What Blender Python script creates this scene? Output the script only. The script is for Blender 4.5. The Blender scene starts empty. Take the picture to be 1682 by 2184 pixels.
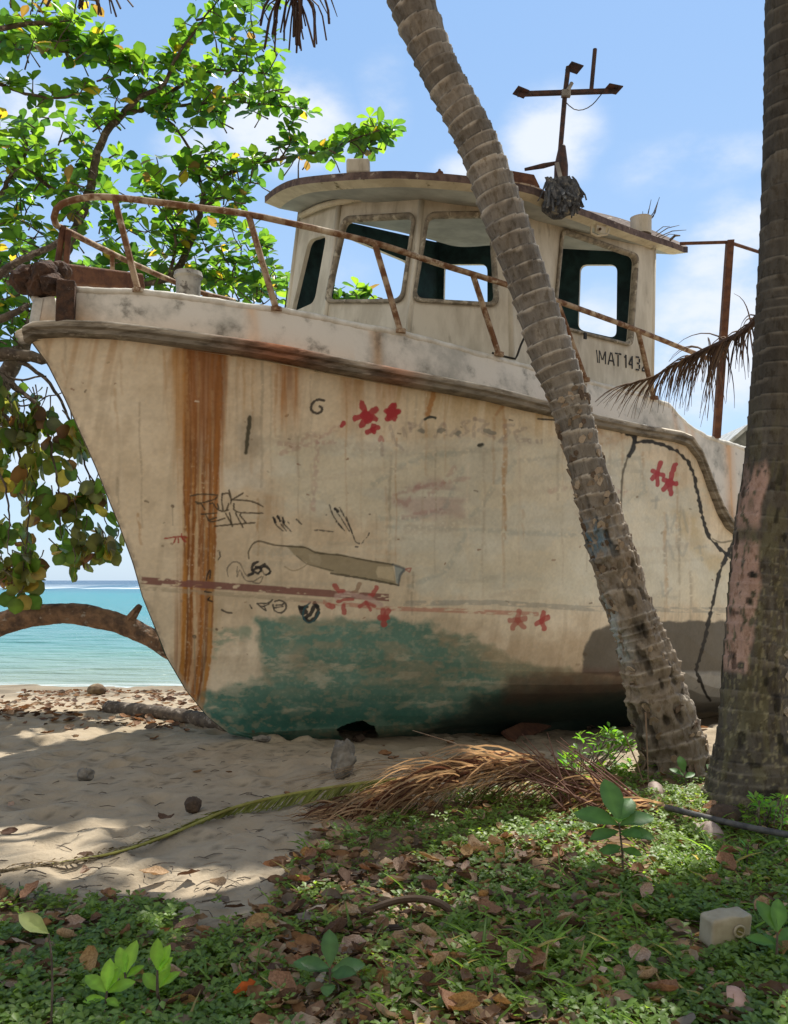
import bpy, bmesh, math, random
import numpy as np
from mathutils import Vector, noise as mnoise
rnd = random.Random(7)
rs = np.random.RandomState(11)
S = bpy.context.scene

# ------------------------------------------------------------------ camera
FPX, U0, HZ, CH = 1900.0, 841.0, 1237.0, 1.6      # focal (in px of a 1682 px wide picture), centre, horizon, eye height
cd = bpy.data.cameras.new("Camera")
cam = bpy.data.objects.new("Camera", cd)
S.collection.objects.link(cam)
cam.location = (0, 0, CH)
cam.rotation_euler = (math.radians(90), 0, 0)
cd.sensor_fit = 'HORIZONTAL'
cd.sensor_width = 36
cd.lens = 36 * FPX / 1682
cd.shift_y = 145 / 1682
cd.clip_start = 0.05
cd.clip_end = 5000
S.camera = cam

# ------------------------------------------------------------------ light
SUN_AZ = math.atan2(0.46, 0.89)        # from +Y towards +X
SUN_EL = math.radians(60)
sd = bpy.data.lights.new("Sun", 'SUN')
sun = bpy.data.objects.new("Sun", sd)
S.collection.objects.link(sun)
sd.energy = 5.0
sd.angle = math.radians(0.55)
sd.color = (1.0, 0.95, 0.86)
sdir = Vector((math.sin(SUN_AZ) * math.cos(SUN_EL), math.cos(SUN_AZ) * math.cos(SUN_EL), math.sin(SUN_EL)))
sun.rotation_euler = sdir.to_track_quat('Z', 'Y').to_euler()
sun.location = (0, 0, 20)
S.view_settings.view_transform = 'Standard'
S.view_settings.look = 'None'
S.view_settings.exposure = 0.62
S.view_settings.gamma = 1
S.cycles.max_bounces = 8
S.cycles.transparent_max_bounces = 8

W = bpy.data.worlds.new("World")
S.world = W
W.use_nodes = True
nt = W.node_tree
nt.nodes.clear()
def nn(t, ty, **kw):
    n = t.nodes.new(ty)
    for k, v in kw.items():
        setattr(n, k, v)
    return n
def lk(t, a, b): t.links.new(a, b)
def mth(t, op, a, b=None, c=None, clamp=False):
    n = nn(t, 'ShaderNodeMath', operation=op, use_clamp=clamp)
    for i, v in enumerate((a, b, c)):
        if v is None: continue
        if isinstance(v, (int, float)): n.inputs[i].default_value = v
        else: lk(t, v, n.inputs[i])
    return n.outputs[0]
def build_world():
    out = nn(nt, 'ShaderNodeOutputWorld')
    bg = nn(nt, 'ShaderNodeBackground')
    bg.inputs[1].default_value = 0.15
    sky = nn(nt, 'ShaderNodeTexSky', sky_type='NISHITA', sun_disc=False, sun_elevation=SUN_EL, sun_rotation=SUN_AZ)
    sky.altitude = 0; sky.air_density = 1.0; sky.dust_density = 0.6; sky.ozone_density = 1.6
    tc = nn(nt, 'ShaderNodeTexCoord')
    nz = nn(nt, 'ShaderNodeTexNoise'); nz.inputs['Scale'].default_value = 9; nz.inputs['Detail'].default_value = 9; nz.inputs['Roughness'].default_value = 0.6
    mp = nn(nt, 'ShaderNodeMapping'); mp.inputs['Scale'].default_value = (1, 1, 1.9)
    lk(nt, tc.outputs['Generated'], mp.inputs[0]); lk(nt, mp.outputs[0], nz.inputs['Vector'])
    # soft cloud banks: (px, py, rx, ry, weight)
    blobs = [(600, 255, 190, 130, .85), (40, 250, 150, 90, .7), (1175, 300, 130, 120, .8), (1000, 380, 110, 60, .6), (1490, 345, 230, 75, .5),
             (1560, 520, 140, 130, .75), (1540, 730, 210, 200, .95), (1250, 700, 200, 110, .55), (330, 620, 330, 120, .5), (820, 200, 90, 120, .35),
             (150, 950, 300, 200, .5), (720, 620, 120, 100, .3), (420, 330, 110, 90, .5), (1000, 120, 60, 60, .0)]
    acc = None
    for (u, v, rx, ry, w) in blobs:
        d = Vector(((u - U0) / FPX, 1, (HZ - v) / FPX)); L = d.length; d.normalize()
        s1 = nn(nt, 'ShaderNodeVectorMath', operation='SUBTRACT'); lk(nt, tc.outputs['Generated'], s1.inputs[0]); s1.inputs[1].default_value = d
        s2 = nn(nt, 'ShaderNodeVectorMath', operation='MULTIPLY'); lk(nt, s1.outputs[0], s2.inputs[0]); s2.inputs[1].default_value = (FPX * L / rx, 2.0, FPX * L / ry)
        s3 = nn(nt, 'ShaderNodeVectorMath', operation='LENGTH'); lk(nt, s2.outputs[0], s3.inputs[0])
        m = nn(nt, 'ShaderNodeMapRange', interpolation_type='SMOOTHSTEP'); lk(nt, s3.outputs['Value'], m.inputs[0])
        m.inputs[1].default_value = 1.25; m.inputs[2].default_value = 0.1; m.inputs[3].default_value = 0; m.inputs[4].default_value = w
        acc = m.outputs[0] if acc is None else mth(nt, 'MAXIMUM', acc, m.outputs[0])
    nsc = mth(nt, 'MULTIPLY_ADD', nz.outputs[0], 2.6, -1.25)
    mix = mth(nt, 'ADD', acc, mth(nt, 'MULTIPLY', nsc, mth(nt, 'MULTIPLY_ADD', acc, 1.1, 0.14)))
    mr = nn(nt, 'ShaderNodeMapRange', interpolation_type='SMOOTHSTEP'); lk(nt, mix, mr.inputs[0])
    mr.inputs[1].default_value = 0.10; mr.inputs[2].default_value = 0.98; mr.inputs[3].default_value = 0; mr.inputs[4].default_value = 0.93
    mc = nn(nt, 'ShaderNodeMix', data_type='RGBA')
    tint = nn(nt, 'ShaderNodeMix', data_type='RGBA', blend_type='MULTIPLY'); tint.inputs[0].default_value = 1
    lk(nt, sky.outputs[0], tint.inputs[6]); tint.inputs[7].default_value = (1.02, 1.0, 1.06, 1)
    # pale sea air low over the horizon
    sp = nn(nt, 'ShaderNodeSeparateXYZ'); lk(nt, tc.outputs['Generated'], sp.inputs[0])
    hz = nn(nt, 'ShaderNodeMapRange', interpolation_type='SMOOTHSTEP'); lk(nt, sp.outputs[2], hz.inputs[0]); hz.inputs[1].default_value = 0.0; hz.inputs[2].default_value = 0.62
    gr = nn(nt, 'ShaderNodeMix', data_type='RGBA'); lk(nt, hz.outputs[0], gr.inputs[0]); gr.inputs[6].default_value = (2.25, 3.1, 4.0, 1); gr.inputs[7].default_value = (1.22, 2.2, 3.7, 1)
    hm = nn(nt, 'ShaderNodeMix', data_type='RGBA'); hm.inputs[0].default_value = .82; lk(nt, tint.outputs[2], hm.inputs[6]); lk(nt, gr.outputs[2], hm.inputs[7])
    lk(nt, mr.outputs[0], mc.inputs[0]); lk(nt, hm.outputs[2], mc.inputs[6]); mc.inputs[7].default_value = (3.9, 4.15, 4.55, 1)
    # unseen warm cloud bank behind the viewer, added to brighten and warm the shade
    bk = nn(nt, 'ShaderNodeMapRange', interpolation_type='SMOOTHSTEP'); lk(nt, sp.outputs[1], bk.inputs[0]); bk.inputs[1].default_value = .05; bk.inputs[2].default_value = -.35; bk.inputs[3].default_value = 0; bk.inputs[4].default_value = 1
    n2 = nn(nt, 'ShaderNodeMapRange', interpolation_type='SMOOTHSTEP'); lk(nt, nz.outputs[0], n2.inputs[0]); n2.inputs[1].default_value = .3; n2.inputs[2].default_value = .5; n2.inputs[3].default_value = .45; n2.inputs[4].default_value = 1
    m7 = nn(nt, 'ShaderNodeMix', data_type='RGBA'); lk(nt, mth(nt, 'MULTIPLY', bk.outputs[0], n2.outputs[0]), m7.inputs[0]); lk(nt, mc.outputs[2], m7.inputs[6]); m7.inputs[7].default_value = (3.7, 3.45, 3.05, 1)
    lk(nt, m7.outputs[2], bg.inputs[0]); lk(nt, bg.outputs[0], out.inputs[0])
build_world()

# ------------------------------------------------------------------ helpers
def px(u, v, Y): return Vector(((u - U0) / FPX * Y, Y, CH + (HZ - v) / FPX * Y))
def gY(v, z=0.0): return (CH - z) * FPX / (v - HZ)
def lerp(a, b, t): return a + (b - a) * t
def hsh(ix, iy, s):
    h = (ix.astype(np.int64) * 374761393 + iy.astype(np.int64) * 668265263 + s * 974711) & 0xffffffff
    h = ((h ^ (h >> 13)) * 1274126177) & 0xffffffff
    return ((h ^ (h >> 16)) & 0xffffff) / float(0xffffff)
def vn(x, y, s=0):
    x = np.asarray(x, float); y = np.asarray(y, float)
    ix = np.floor(x); iy = np.floor(y); fx = x - ix; fy = y - iy
    fx = fx * fx * (3 - 2 * fx); fy = fy * fy * (3 - 2 * fy)
    a = hsh(ix, iy, s); b = hsh(ix + 1, iy, s); c = hsh(ix, iy + 1, s); d = hsh(ix + 1, iy + 1, s)
    return (a * (1 - fx) + b * fx) * (1 - fy) + (c * (1 - fx) + d * fx) * fy
def fbm(x, y, s=0, o=4, g=.5):
    r = 0; A = 1; T = 0
    for i in range(o):
        r = r + A * vn(x * 2 ** i + 17.3 * i, y * 2 ** i + 5.1 * i, s + i); T += A; A *= g
    return r / T
def sst(x, a, b):
    t = np.clip((x - a) / (b - a), 0, 1); return t * t * (3 - 2 * t)
def gz(x, y):
    x = np.asarray(x, float); y = np.asarray(y, float)
    s = np.maximum(y - 10.0, 0)
    z = -0.073 * s * sst(y, 9.5, 12.0)
    z = np.maximum(z, -3.5)
    amp = .03 + .05 * sst(y, 10, 14)
    z = z + (fbm(x * 1.3, y * 1.3, 3, 4) - .5) * 2 * amp * sst(60 - y, 0, 40)
    aa = (x + 1.61) * .766 + (y - 8.98) * .643; bb = np.abs((x + 1.61) * .643 - (y - 8.98) * .766)
    z = z - (.15 * sst(aa, .1, 1.6) + .14 * sst(aa, 1.6, 3.4)) * (1 - sst(bb, 1.5, 2.9)) * (1 - sst(aa, 8.5, 11))
    return z
def gz1(x, y): return float(gz(np.array([x]), np.array([y]))[0])

def wloc(o):
    v = Vector((0, 0, 0))
    while o is not None:
        v = v + o.location; o = o.parent
    return v
def tag(o, label=None, cat=None, group=None, kind=None):
    if label: o['label'] = label
    if cat: o['category'] = cat
    if group: o['group'] = group
    if kind: o['kind'] = kind
    return o
def empty(name, loc, label, cat, group=None):
    o = bpy.data.objects.new(name, None); S.collection.objects.link(o); o.location = loc; o.empty_display_size = .2
    return tag(o, label, cat, group)
def link(name, me, m, parent=None, loc=None, smooth=True):
    o = bpy.data.objects.new(name, me); S.collection.objects.link(o)
    if m is not None:
        for q in (m if isinstance(m, (list, tuple)) else [m]): me.materials.append(q)
    if parent is not None: o.parent = parent
    elif loc is not None: o.location = loc
    if smooth and len(me.polygons): me.polygons.foreach_set('use_smooth', np.ones(len(me.polygons), bool))
    return o
def mesh_np(name, V, F, m, parent=None, loc=None, col=None, smooth=True, mi=None):
    V = np.asarray(V, float)
    off = np.array(wloc(parent)) if parent is not None else (np.array(loc) if loc is not None else np.zeros(3))
    V = V - off
    me = bpy.data.meshes.new(name)
    if isinstance(F, np.ndarray):
        n, k = F.shape
        me.vertices.add(len(V)); me.vertices.foreach_set('co', V.ravel().astype(np.float32))
        me.loops.add(n * k); me.loops.foreach_set('vertex_index', F.ravel().astype(np.int32))
        me.polygons.add(n); me.polygons.foreach_set('loop_start', (np.arange(n) * k).astype(np.int32))
        me.update(calc_edges=True); me.validate()
    else:
        me.from_pydata(V.tolist(), [], F); me.update()
    if col is not None:
        ca = me.color_attributes.new('Col', 'FLOAT_COLOR', 'POINT')
        c4 = np.ones((len(V), 4), np.float32); c4[:, :3] = col; ca.data.foreach_set('color', c4.ravel())
    if mi is not None: me.polygons.foreach_set('material_index', np.asarray(mi, np.int32))
    return link(name, me, m, parent, loc, smooth)

class MB:
    def __init__(s): s.v = []; s.f = []; s.c = []
    def add(s, vs, fs, c=None):
        n = len(s.v); s.v += [tuple(p) for p in vs]; s.f += [[i + n for i in f] for f in fs]
        s.c += [c if c else (1, 1, 1)] * len(vs); return s
    def box(s, c, sz, ax=None, col=None, bev=0):
        X, Y, Z = ax if ax else (Vector((1, 0, 0)), Vector((0, 1, 0)), Vector((0, 0, 1)))
        c = Vector(c); hx, hy, hz = [q / 2 for q in sz]
        if bev <= 0:
            vs = [c + X * (i * hx) + Y * (j * hy) + Z * (k * hz) for k in (-1, 1) for j in (-1, 1) for i in (-1, 1)]
            return s.add(vs, [[0, 2, 3, 1], [4, 5, 7, 6], [0, 1, 5, 4], [2, 6, 7, 3], [0, 4, 6, 2], [1, 3, 7, 5]], col)
        bm = bmesh.new(); bmesh.ops.create_cube(bm, size=1)
        for v in bm.verts: v.co = Vector((v.co.x * sz[0], v.co.y * sz[1], v.co.z * sz[2]))
        bmesh.ops.bevel(bm, geom=bm.edges[:], offset=bev, segments=3, profile=.5, affect='EDGES')
        bm.verts.ensure_lookup_table()
        vs = [c + X * v.co.x + Y * v.co.y + Z * v.co.z for v in bm.verts]; fs = [[v.index for v in f.verts] for f in bm.faces]
        bm.free(); return s.add(vs, fs, col)
    def tube(s, pts, r, n=8, col=None, cap=True, jit=0):
        pts = [Vector(p) for p in pts]; m = len(pts)
        if not isinstance(r, (list, tuple)): r = [r] * m
        vs = []; up = None
        for i, p in enumerate(pts):
            t = (pts[min(i + 1, m - 1)] - pts[max(i - 1, 0)]).normalized()
            if up is None:
                up = Vector((0, 0, 1)) if abs(t.z) < .9 else Vector((1, 0, 0))
            a = (up - t * up.dot(t)).normalized(); b = t.cross(a); up = a
            for k in range(n):
                th = 2 * math.pi * k / n; rr = r[i] * (1 + (rnd.random() - .5) * jit)
                vs.append(p + (a * math.cos(th) + b * math.sin(th)) * rr)
        fs = [[i * n + k, i * n + (k + 1) % n, (i + 1) * n + (k + 1) % n, (i + 1) * n + k] for i in range(m - 1) for k in range(n)]
        if cap: fs += [list(range(n))[::-1], [(m - 1) * n + k for k in range(n)]]
        return s.add(vs, fs, col)
    def blob(s, c, r, seed=0, amp=.25, sub=3, sc=(1, 1, 1), col=None, fr=1.5):
        bm = bmesh.new(); bmesh.ops.create_icosphere(bm, subdivisions=sub, radius=1)
        vs = []
        for v in bm.verts:
            d = 1 + amp * mnoise.fractal(v.co * fr + Vector((seed * 7.1, seed * 3.3, 0)), .9, 2, 4)
            vs.append(Vector(c) + Vector((v.co.x * sc[0], v.co.y * sc[1], v.co.z * sc[2])) * d * r)
        fs = [[v.index for v in f.verts] for f in bm.faces]; bm.free(); return s.add(vs, fs, col)
    def build(s, name, m, parent=None, loc=None, smooth=False, col=False):
        return mesh_np(name, np.array(s.v) if s.v else np.zeros((0, 3)), s.f, m, parent, loc, np.array(s.c) if col else None, smooth)

def resample(P, step):
    P = [np.array(p, float) for p in P]; out = []
    # catmull-rom
    Q = [2 * P[0] - P[1]] + P + [2 * P[-1] - P[-2]]
    for i in range(1, len(Q) - 2):
        L = np.linalg.norm((Q[i + 1] - Q[i])[:3]); k = max(1, int(L / step))
        for j in range(k):
            t = j / k; a, b, c, d = Q[i - 1], Q[i], Q[i + 1], Q[i + 2]
            out.append(.5 * ((2 * b) + (c - a) * t + (2 * a - 5 * b + 4 * c - d) * t * t + (3 * b - a - 3 * c + d) * t ** 3))
    out.append(P[-1]); return np.array(out)

# ------------------------------------------------------------------ materials
MATS = {}
def M(name, base, col2=None, rough=.8, scale=5, stretch=(1, 1, 1), lo=.35, hi=.65, attr=False, bump=.15, bscale=30, spec=.25, transl=None, metal=0,
      col3=None, scale3=12, lo3=.55, hi3=.62, bdist=.02, tw=.5):
    m = bpy.data.materials.new(name); m.use_nodes = True; t = m.node_tree; t.nodes.clear()
    out = nn(t, 'ShaderNodeOutputMaterial'); bs = nn(t, 'ShaderNodeBsdfPrincipled')
    bs.inputs['Roughness'].default_value = rough; bs.inputs['Specular IOR Level'].default_value = spec; bs.inputs['Metallic'].default_value = metal
    tc = nn(t, 'ShaderNodeTexCoord'); mp = nn(t, 'ShaderNodeMapping'); mp.inputs['Scale'].default_value = stretch
    lk(t, tc.outputs['Object'], mp.inputs[0])
    def noise(sc, det=8):
        n = nn(t, 'ShaderNodeTexNoise'); n.inputs['Scale'].default_value = sc; n.inputs['Detail'].default_value = det; n.inputs['Roughness'].default_value = .62
        lk(t, mp.outputs[0], n.inputs['Vector']); return n
    def rng(o, a, b):
        r = nn(t, 'ShaderNodeMapRange', interpolation_type='SMOOTHSTEP'); lk(t, o, r.inputs[0]); r.inputs[1].default_value = a; r.inputs[2].default_value = b; return r.outputs[0]
    if col2 is None: col2 = tuple(c * .72 for c in base)
    mx = nn(t, 'ShaderNodeMix', data_type='RGBA'); lk(t, rng(noise(scale).outputs[0], lo, hi), mx.inputs[0])
    mx.inputs[6].default_value = (*base, 1); mx.inputs[7].default_value = (*col2, 1); c = mx.outputs[2]
    if col3:
        m3 = nn(t, 'ShaderNodeMix', data_type='RGBA'); lk(t, rng(noise(scale3, 10).outputs[0], lo3, hi3), m3.inputs[0]); lk(t, c, m3.inputs[6]); m3.inputs[7].default_value = (*col3, 1); c = m3.outputs[2]
    if attr:
        at = nn(t, 'ShaderNodeVertexColor', layer_name='Col'); ml = nn(t, 'ShaderNodeMix', data_type='RGBA', blend_type='MULTIPLY'); ml.inputs[0].default_value = 1
        lk(t, c, ml.inputs[6]); lk(t, at.outputs[0], ml.inputs[7]); c = ml.outputs[2]
    lk(t, c, bs.inputs['Base Color'])
    if bump > 0:
        b = nn(t, 'ShaderNodeBump'); b.inputs['Strength'].default_value = bump; b.inputs['Distance'].default_value = bdist
        lk(t, noise(bscale, 6).outputs[0], b.inputs['Height']); lk(t, b.outputs[0], bs.inputs['Normal'])
    sh = bs.outputs[0]
    if transl:
        tr = nn(t, 'ShaderNodeBsdfTranslucent'); m5 = nn(t, 'ShaderNodeMix', data_type='RGBA', blend_type='MULTIPLY'); m5.inputs[0].default_value = 1
        lk(t, c, m5.inputs[6]); m5.inputs[7].default_value = (*transl, 1); lk(t, m5.outputs[2], tr.inputs[0])
        ms = nn(t, 'ShaderNodeMixShader'); ms.inputs[0].default_value = tw; lk(t, bs.outputs[0], ms.inputs[1]); lk(t, tr.outputs[0], ms.inputs[2]); sh = ms.outputs[0]
    lk(t, sh, out.inputs[0]); MATS[name] = m; return m

m_hull = M('hull_paint', (1, 1, 1), (.86, .85, .83), attr=True, rough=.62, scale=2.2, bump=.14, bscale=9, spec=.3, col3=(.95, .92, .86), scale3=30, lo3=.5, hi3=.75, bdist=.03)
m_white = M('weathered_white_paint', (.66, .62, .52), (.50, .46, .37), scale=3, stretch=(1.8, 1.8, .5), rough=.6, bump=.1, bscale=14, col3=(.30, .26, .19), scale3=5, lo3=.56, hi3=.78)
m_bulw = M('bulwark_paint', (.68, .65, .59), (.42, .41, .37), attr=True, scale=2.5, lo=.42, hi=.66, rough=.6, bump=.15, bscale=25, col3=(.20, .19, .165), scale3=5, lo3=.55, hi3=.74)
m_strake = M('stained_strake', (.46, .41, .33), (.15, .125, .09), attr=True, scale=3.2, stretch=(1, 1, 5), lo=.38, hi=.66, rough=.7, bump=.12, bscale=20, col3=(.56, .52, .44), scale3=7, lo3=.56, hi3=.70)
m_cream = M('peeling_cream_paint', (.60, .54, .41), (.46, .40, .29), scale=5, rough=.7, bump=.25, bscale=22, col3=(.16, .13, .07), scale3=9, lo3=.60, hi3=.70)
m_roofe = M('rusty_roof_edge', (.17, .12, .10), (.08, .055, .05), scale=10, rough=.85, bump=.4, bscale=30, col3=(.40, .34, .28), scale3=8, lo3=.60, hi3=.68)
m_inter = M('dark_teal_interior', (.03, .075, .08), (.016, .035, .04), scale=4, rough=.7, bump=.1)
m_ceil = M('cabin_ceiling', (.42, .43, .40), (.30, .31, .29), scale=3, rough=.7, bump=.05)
m_gask = M('window_frame_grime', (.34, .30, .23), (.16, .14, .11), scale=12, rough=.7, bump=.2, bscale=40, col3=(.48, .44, .35), scale3=8)
m_rail = M('rusted_rail', (.40, .30, .20), (.16, .075, .035), scale=9, lo=.38, hi=.58, rough=.75, bump=.3, bscale=60, col3=(.58, .50, .38), scale3=5, lo3=.56, hi3=.66)
m_rust = M('dark_rust', (.045, .03, .025), (.10, .055, .035), scale=12, rough=.9, bump=.8, bscale=35, col3=(.22, .18, .15), scale3=16, lo3=.62, hi3=.7, bdist=.03)
m_rustb = M('brown_rust', (.095, .045, .032), (.17, .08, .045), scale=10, rough=.85, bump=.4, bscale=35)
m_grey = M('grey_bollard', (.42, .41, .38), (.24, .23, .21), scale=6, rough=.7, bump=.2, col3=(.12, .11, .10), scale3=8)
m_mast = M('mast_steel', (.045, .035, .035), (.11, .06, .045), scale=14, rough=.7, bump=.3)
m_black = M('stencil_black', (.02, .02, .022), (.05, .05, .05), scale=40, rough=.7, bump=0)
m_wire = M('black_wire', (.03, .028, .025), rough=.6, bump=0)
m_palm = M('palm_bark', (1, 1, 1), (.78, .76, .74), attr=True, scale=9, stretch=(1, 1, .5), rough=.9, bump=.7, bscale=45, col3=(.6, .56, .5), scale3=22, lo3=.5, hi3=.64, bdist=.02)
m_bark = M('tree_bark', (.15, .12, .09), (.07, .055, .045), scale=8, rough=.9, bump=.8, bscale=28, col3=(.26, .22, .18), scale3=12)
m_leaf = M('sea_almond_leaf', (1, 1, 1), (.8, .85, .75), attr=True, scale=6, rough=.38, bump=0, spec=.45, transl=(2.5, 2.4, 1.2), tw=.5)
m_ground_leaf = M('ground_plant_leaf', (1, 1, 1), (.8, .85, .75), attr=True, scale=9, rough=.45, bump=0, spec=.4, transl=(2.8, 2.6, 1.2), tw=.45)
m_dry = M('dry_leaf', (1, 1, 1), (.6, .55, .5), attr=True, scale=16, rough=.75, bump=.2, bscale=50, spec=.2, transl=(1.3, 1.0, .7), tw=.22)
m_frond = M('palm_frond_dry', (1, 1, 1), (.7, .65, .6), attr=True, scale=7, rough=.7, bump=0, spec=.3, transl=(1.3, 1.1, .7), tw=.25)
m_stone = M('stone', (.24, .22, .19), (.12, .11, .095), scale=8, rough=.95, bump=.7, bscale=22, bdist=.03)
m_husk = M('coconut_husk', (.26, .19, .11), (.12, .08, .05), scale=10, stretch=(1, 1, .3), rough=.9, bump=.6, bscale=40)
m_darkh = M('old_husk', (.055, .04, .03), (.10, .07, .05), scale=12, rough=.95, bump=.8, bscale=40)
m_plast = M('dirty_plastic', (.46, .41, .30), (.34, .29, .20), scale=6, rough=.5, bump=.08, spec=.4, transl=(1, .95, .8), tw=.2)
m_pipe = M('black_pipe', (.05, .05, .052), (.11, .105, .10), scale=14, rough=.5, bump=.2)
m_rag = M('torn_black_matting', (.05, .055, .065), (.14, .14, .14), scale=16, rough=.85, bump=.5, bscale=50, col3=(.30, .28, .23), scale3=10, lo3=.55, hi3=.65)
m_shell = M('shell_white', (.38, .30, .25), (.16, .11, .09), scale=9, rough=.6)
m_wall = M('shed_wall', (.30, .29, .27), rough=.9)
m_tin = M('tin_roof', (.5, .5, .47), (.3, .3, .28), rough=.5)

# ------------------------------------------------------------------ setting: ground, sea
def axis(fine, coarse):
    return np.unique(np.round(np.concatenate(fine + coarse), 4))
gx = axis([np.arange(-6, 8, .045)], [np.arange(-20, -6, .5), np.arange(8, 24, .5), np.array([-900, -400, -150, -70, -40, 40, 70, 150, 400, 900])])
gy = axis([np.arange(2.6, 13, .045), np.arange(13, 22, .12)], [np.arange(-12, 2.6, .6), np.arange(22, 60, 3), np.array([-900, -300, -100, -40, 100, 200, 500, 900])])
GX, GY = np.meshgrid(gx, gy, indexing='ij')
GZ = gz(GX, GY)
TU = U0 + FPX * GX / np.maximum(GY, .1); TV = HZ + FPX * CH / np.maximum(GY, .1)
# where ground plants and leaf litter take over from sand (edge follows the fallen frond)
ex = np.array([-30, -3.0, -2.09, -1.41, -.95, -.55, -.60, 0.0, 1.3, 3.2, 6, 30]); ey = np.array([4.7, 4.75, 4.72, 4.45, 4.25, 4.45, 5.45, 6.3, 7.25, 7.6, 8.5, 9])
def edge(x): return np.interp(x, ex, ey)
dist = edge(GX) - GY + (fbm(GX * 2.5, GY * 2.5, 9) - .5) * .7
soil = sst(dist, -.15, .3)
foot = np.zeros_like(GX)                                     # trampled hollows in the sand
fr = np.random.RandomState(5)
for i in range(620):
    cx, cy = fr.uniform(-5, 4), fr.uniform(4.6, 12); r = fr.uniform(.06, .17)
    i0, i1 = np.searchsorted(gx, [cx - 3 * r, cx + 3 * r]); j0, j1 = np.searchsorted(gy, [cy - 3 * r, cy + 3 * r])
    dd = ((GX[i0:i1, j0:j1] - cx) ** 2 + (GY[i0:i1, j0:j1] - cy) ** 2) / r ** 2
    foot[i0:i1, j0:j1] += -.034 * np.exp(-dd) + .014 * np.exp(-(np.sqrt(dd) - 1.5) ** 2 * 4)
GZ = GZ + foot + (fbm(GX * 9, GY * 9, 31, 3) - .5) * .02
wrack = sst(GY, 14.2, 15.6) * (1 - sst(GY, 16.6, 17.3)) * sst(fbm(GX * 3, GY * 3, 44), .35, .6)
wet = sst(GY, 16.3, 17.4)
n1 = fbm(GX * 3, GY * 3, 12)[..., None]; n2 = fbm(GX * 14, GY * 14, 15, 3)[..., None]
sand = np.array([.345, .285, .205]) * (.86 + .28 * n1) * (.9 + .2 * n2)
spk = sst(fbm(GX * 22, GY * 22, 77, 2), .72, .8)[..., None]
sand = sand * (1 - spk * .45)
soilc = np.array([.15, .10, .06]) * (.6 + .9 * n2)
gc = sand * (1 - soil[..., None]) + soilc * soil[..., None]
gc = gc * (1 - wrack[..., None] * .55)
gc = gc * (1 - wet[..., None] * .35)
ni, nj = GX.shape
idx = np.arange(ni * nj).reshape(ni, nj)
GF = np.stack([idx[:-1, :-1], idx[1:, :-1], idx[1:, 1:], idx[:-1, 1:]], -1).reshape(-1, 4)
m_sand = M('beach_sand', (1, 1, 1), (.9, .88, .86), attr=True, scale=3, rough=.95, bump=.55, bscale=24, spec=.15, bdist=.03, col3=(.72, .66, .6), scale3=45, lo3=.6, hi3=.72)
m_sand.node_tree.nodes['Principled BSDF'].inputs['Roughness'].default_value = 1.0
ground = mesh_np('sand_ground', np.stack([GX, GY, GZ], -1).reshape(-1, 3), GF, m_sand, col=gc.reshape(-1, 3)); tag(ground, kind='structure')

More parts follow.
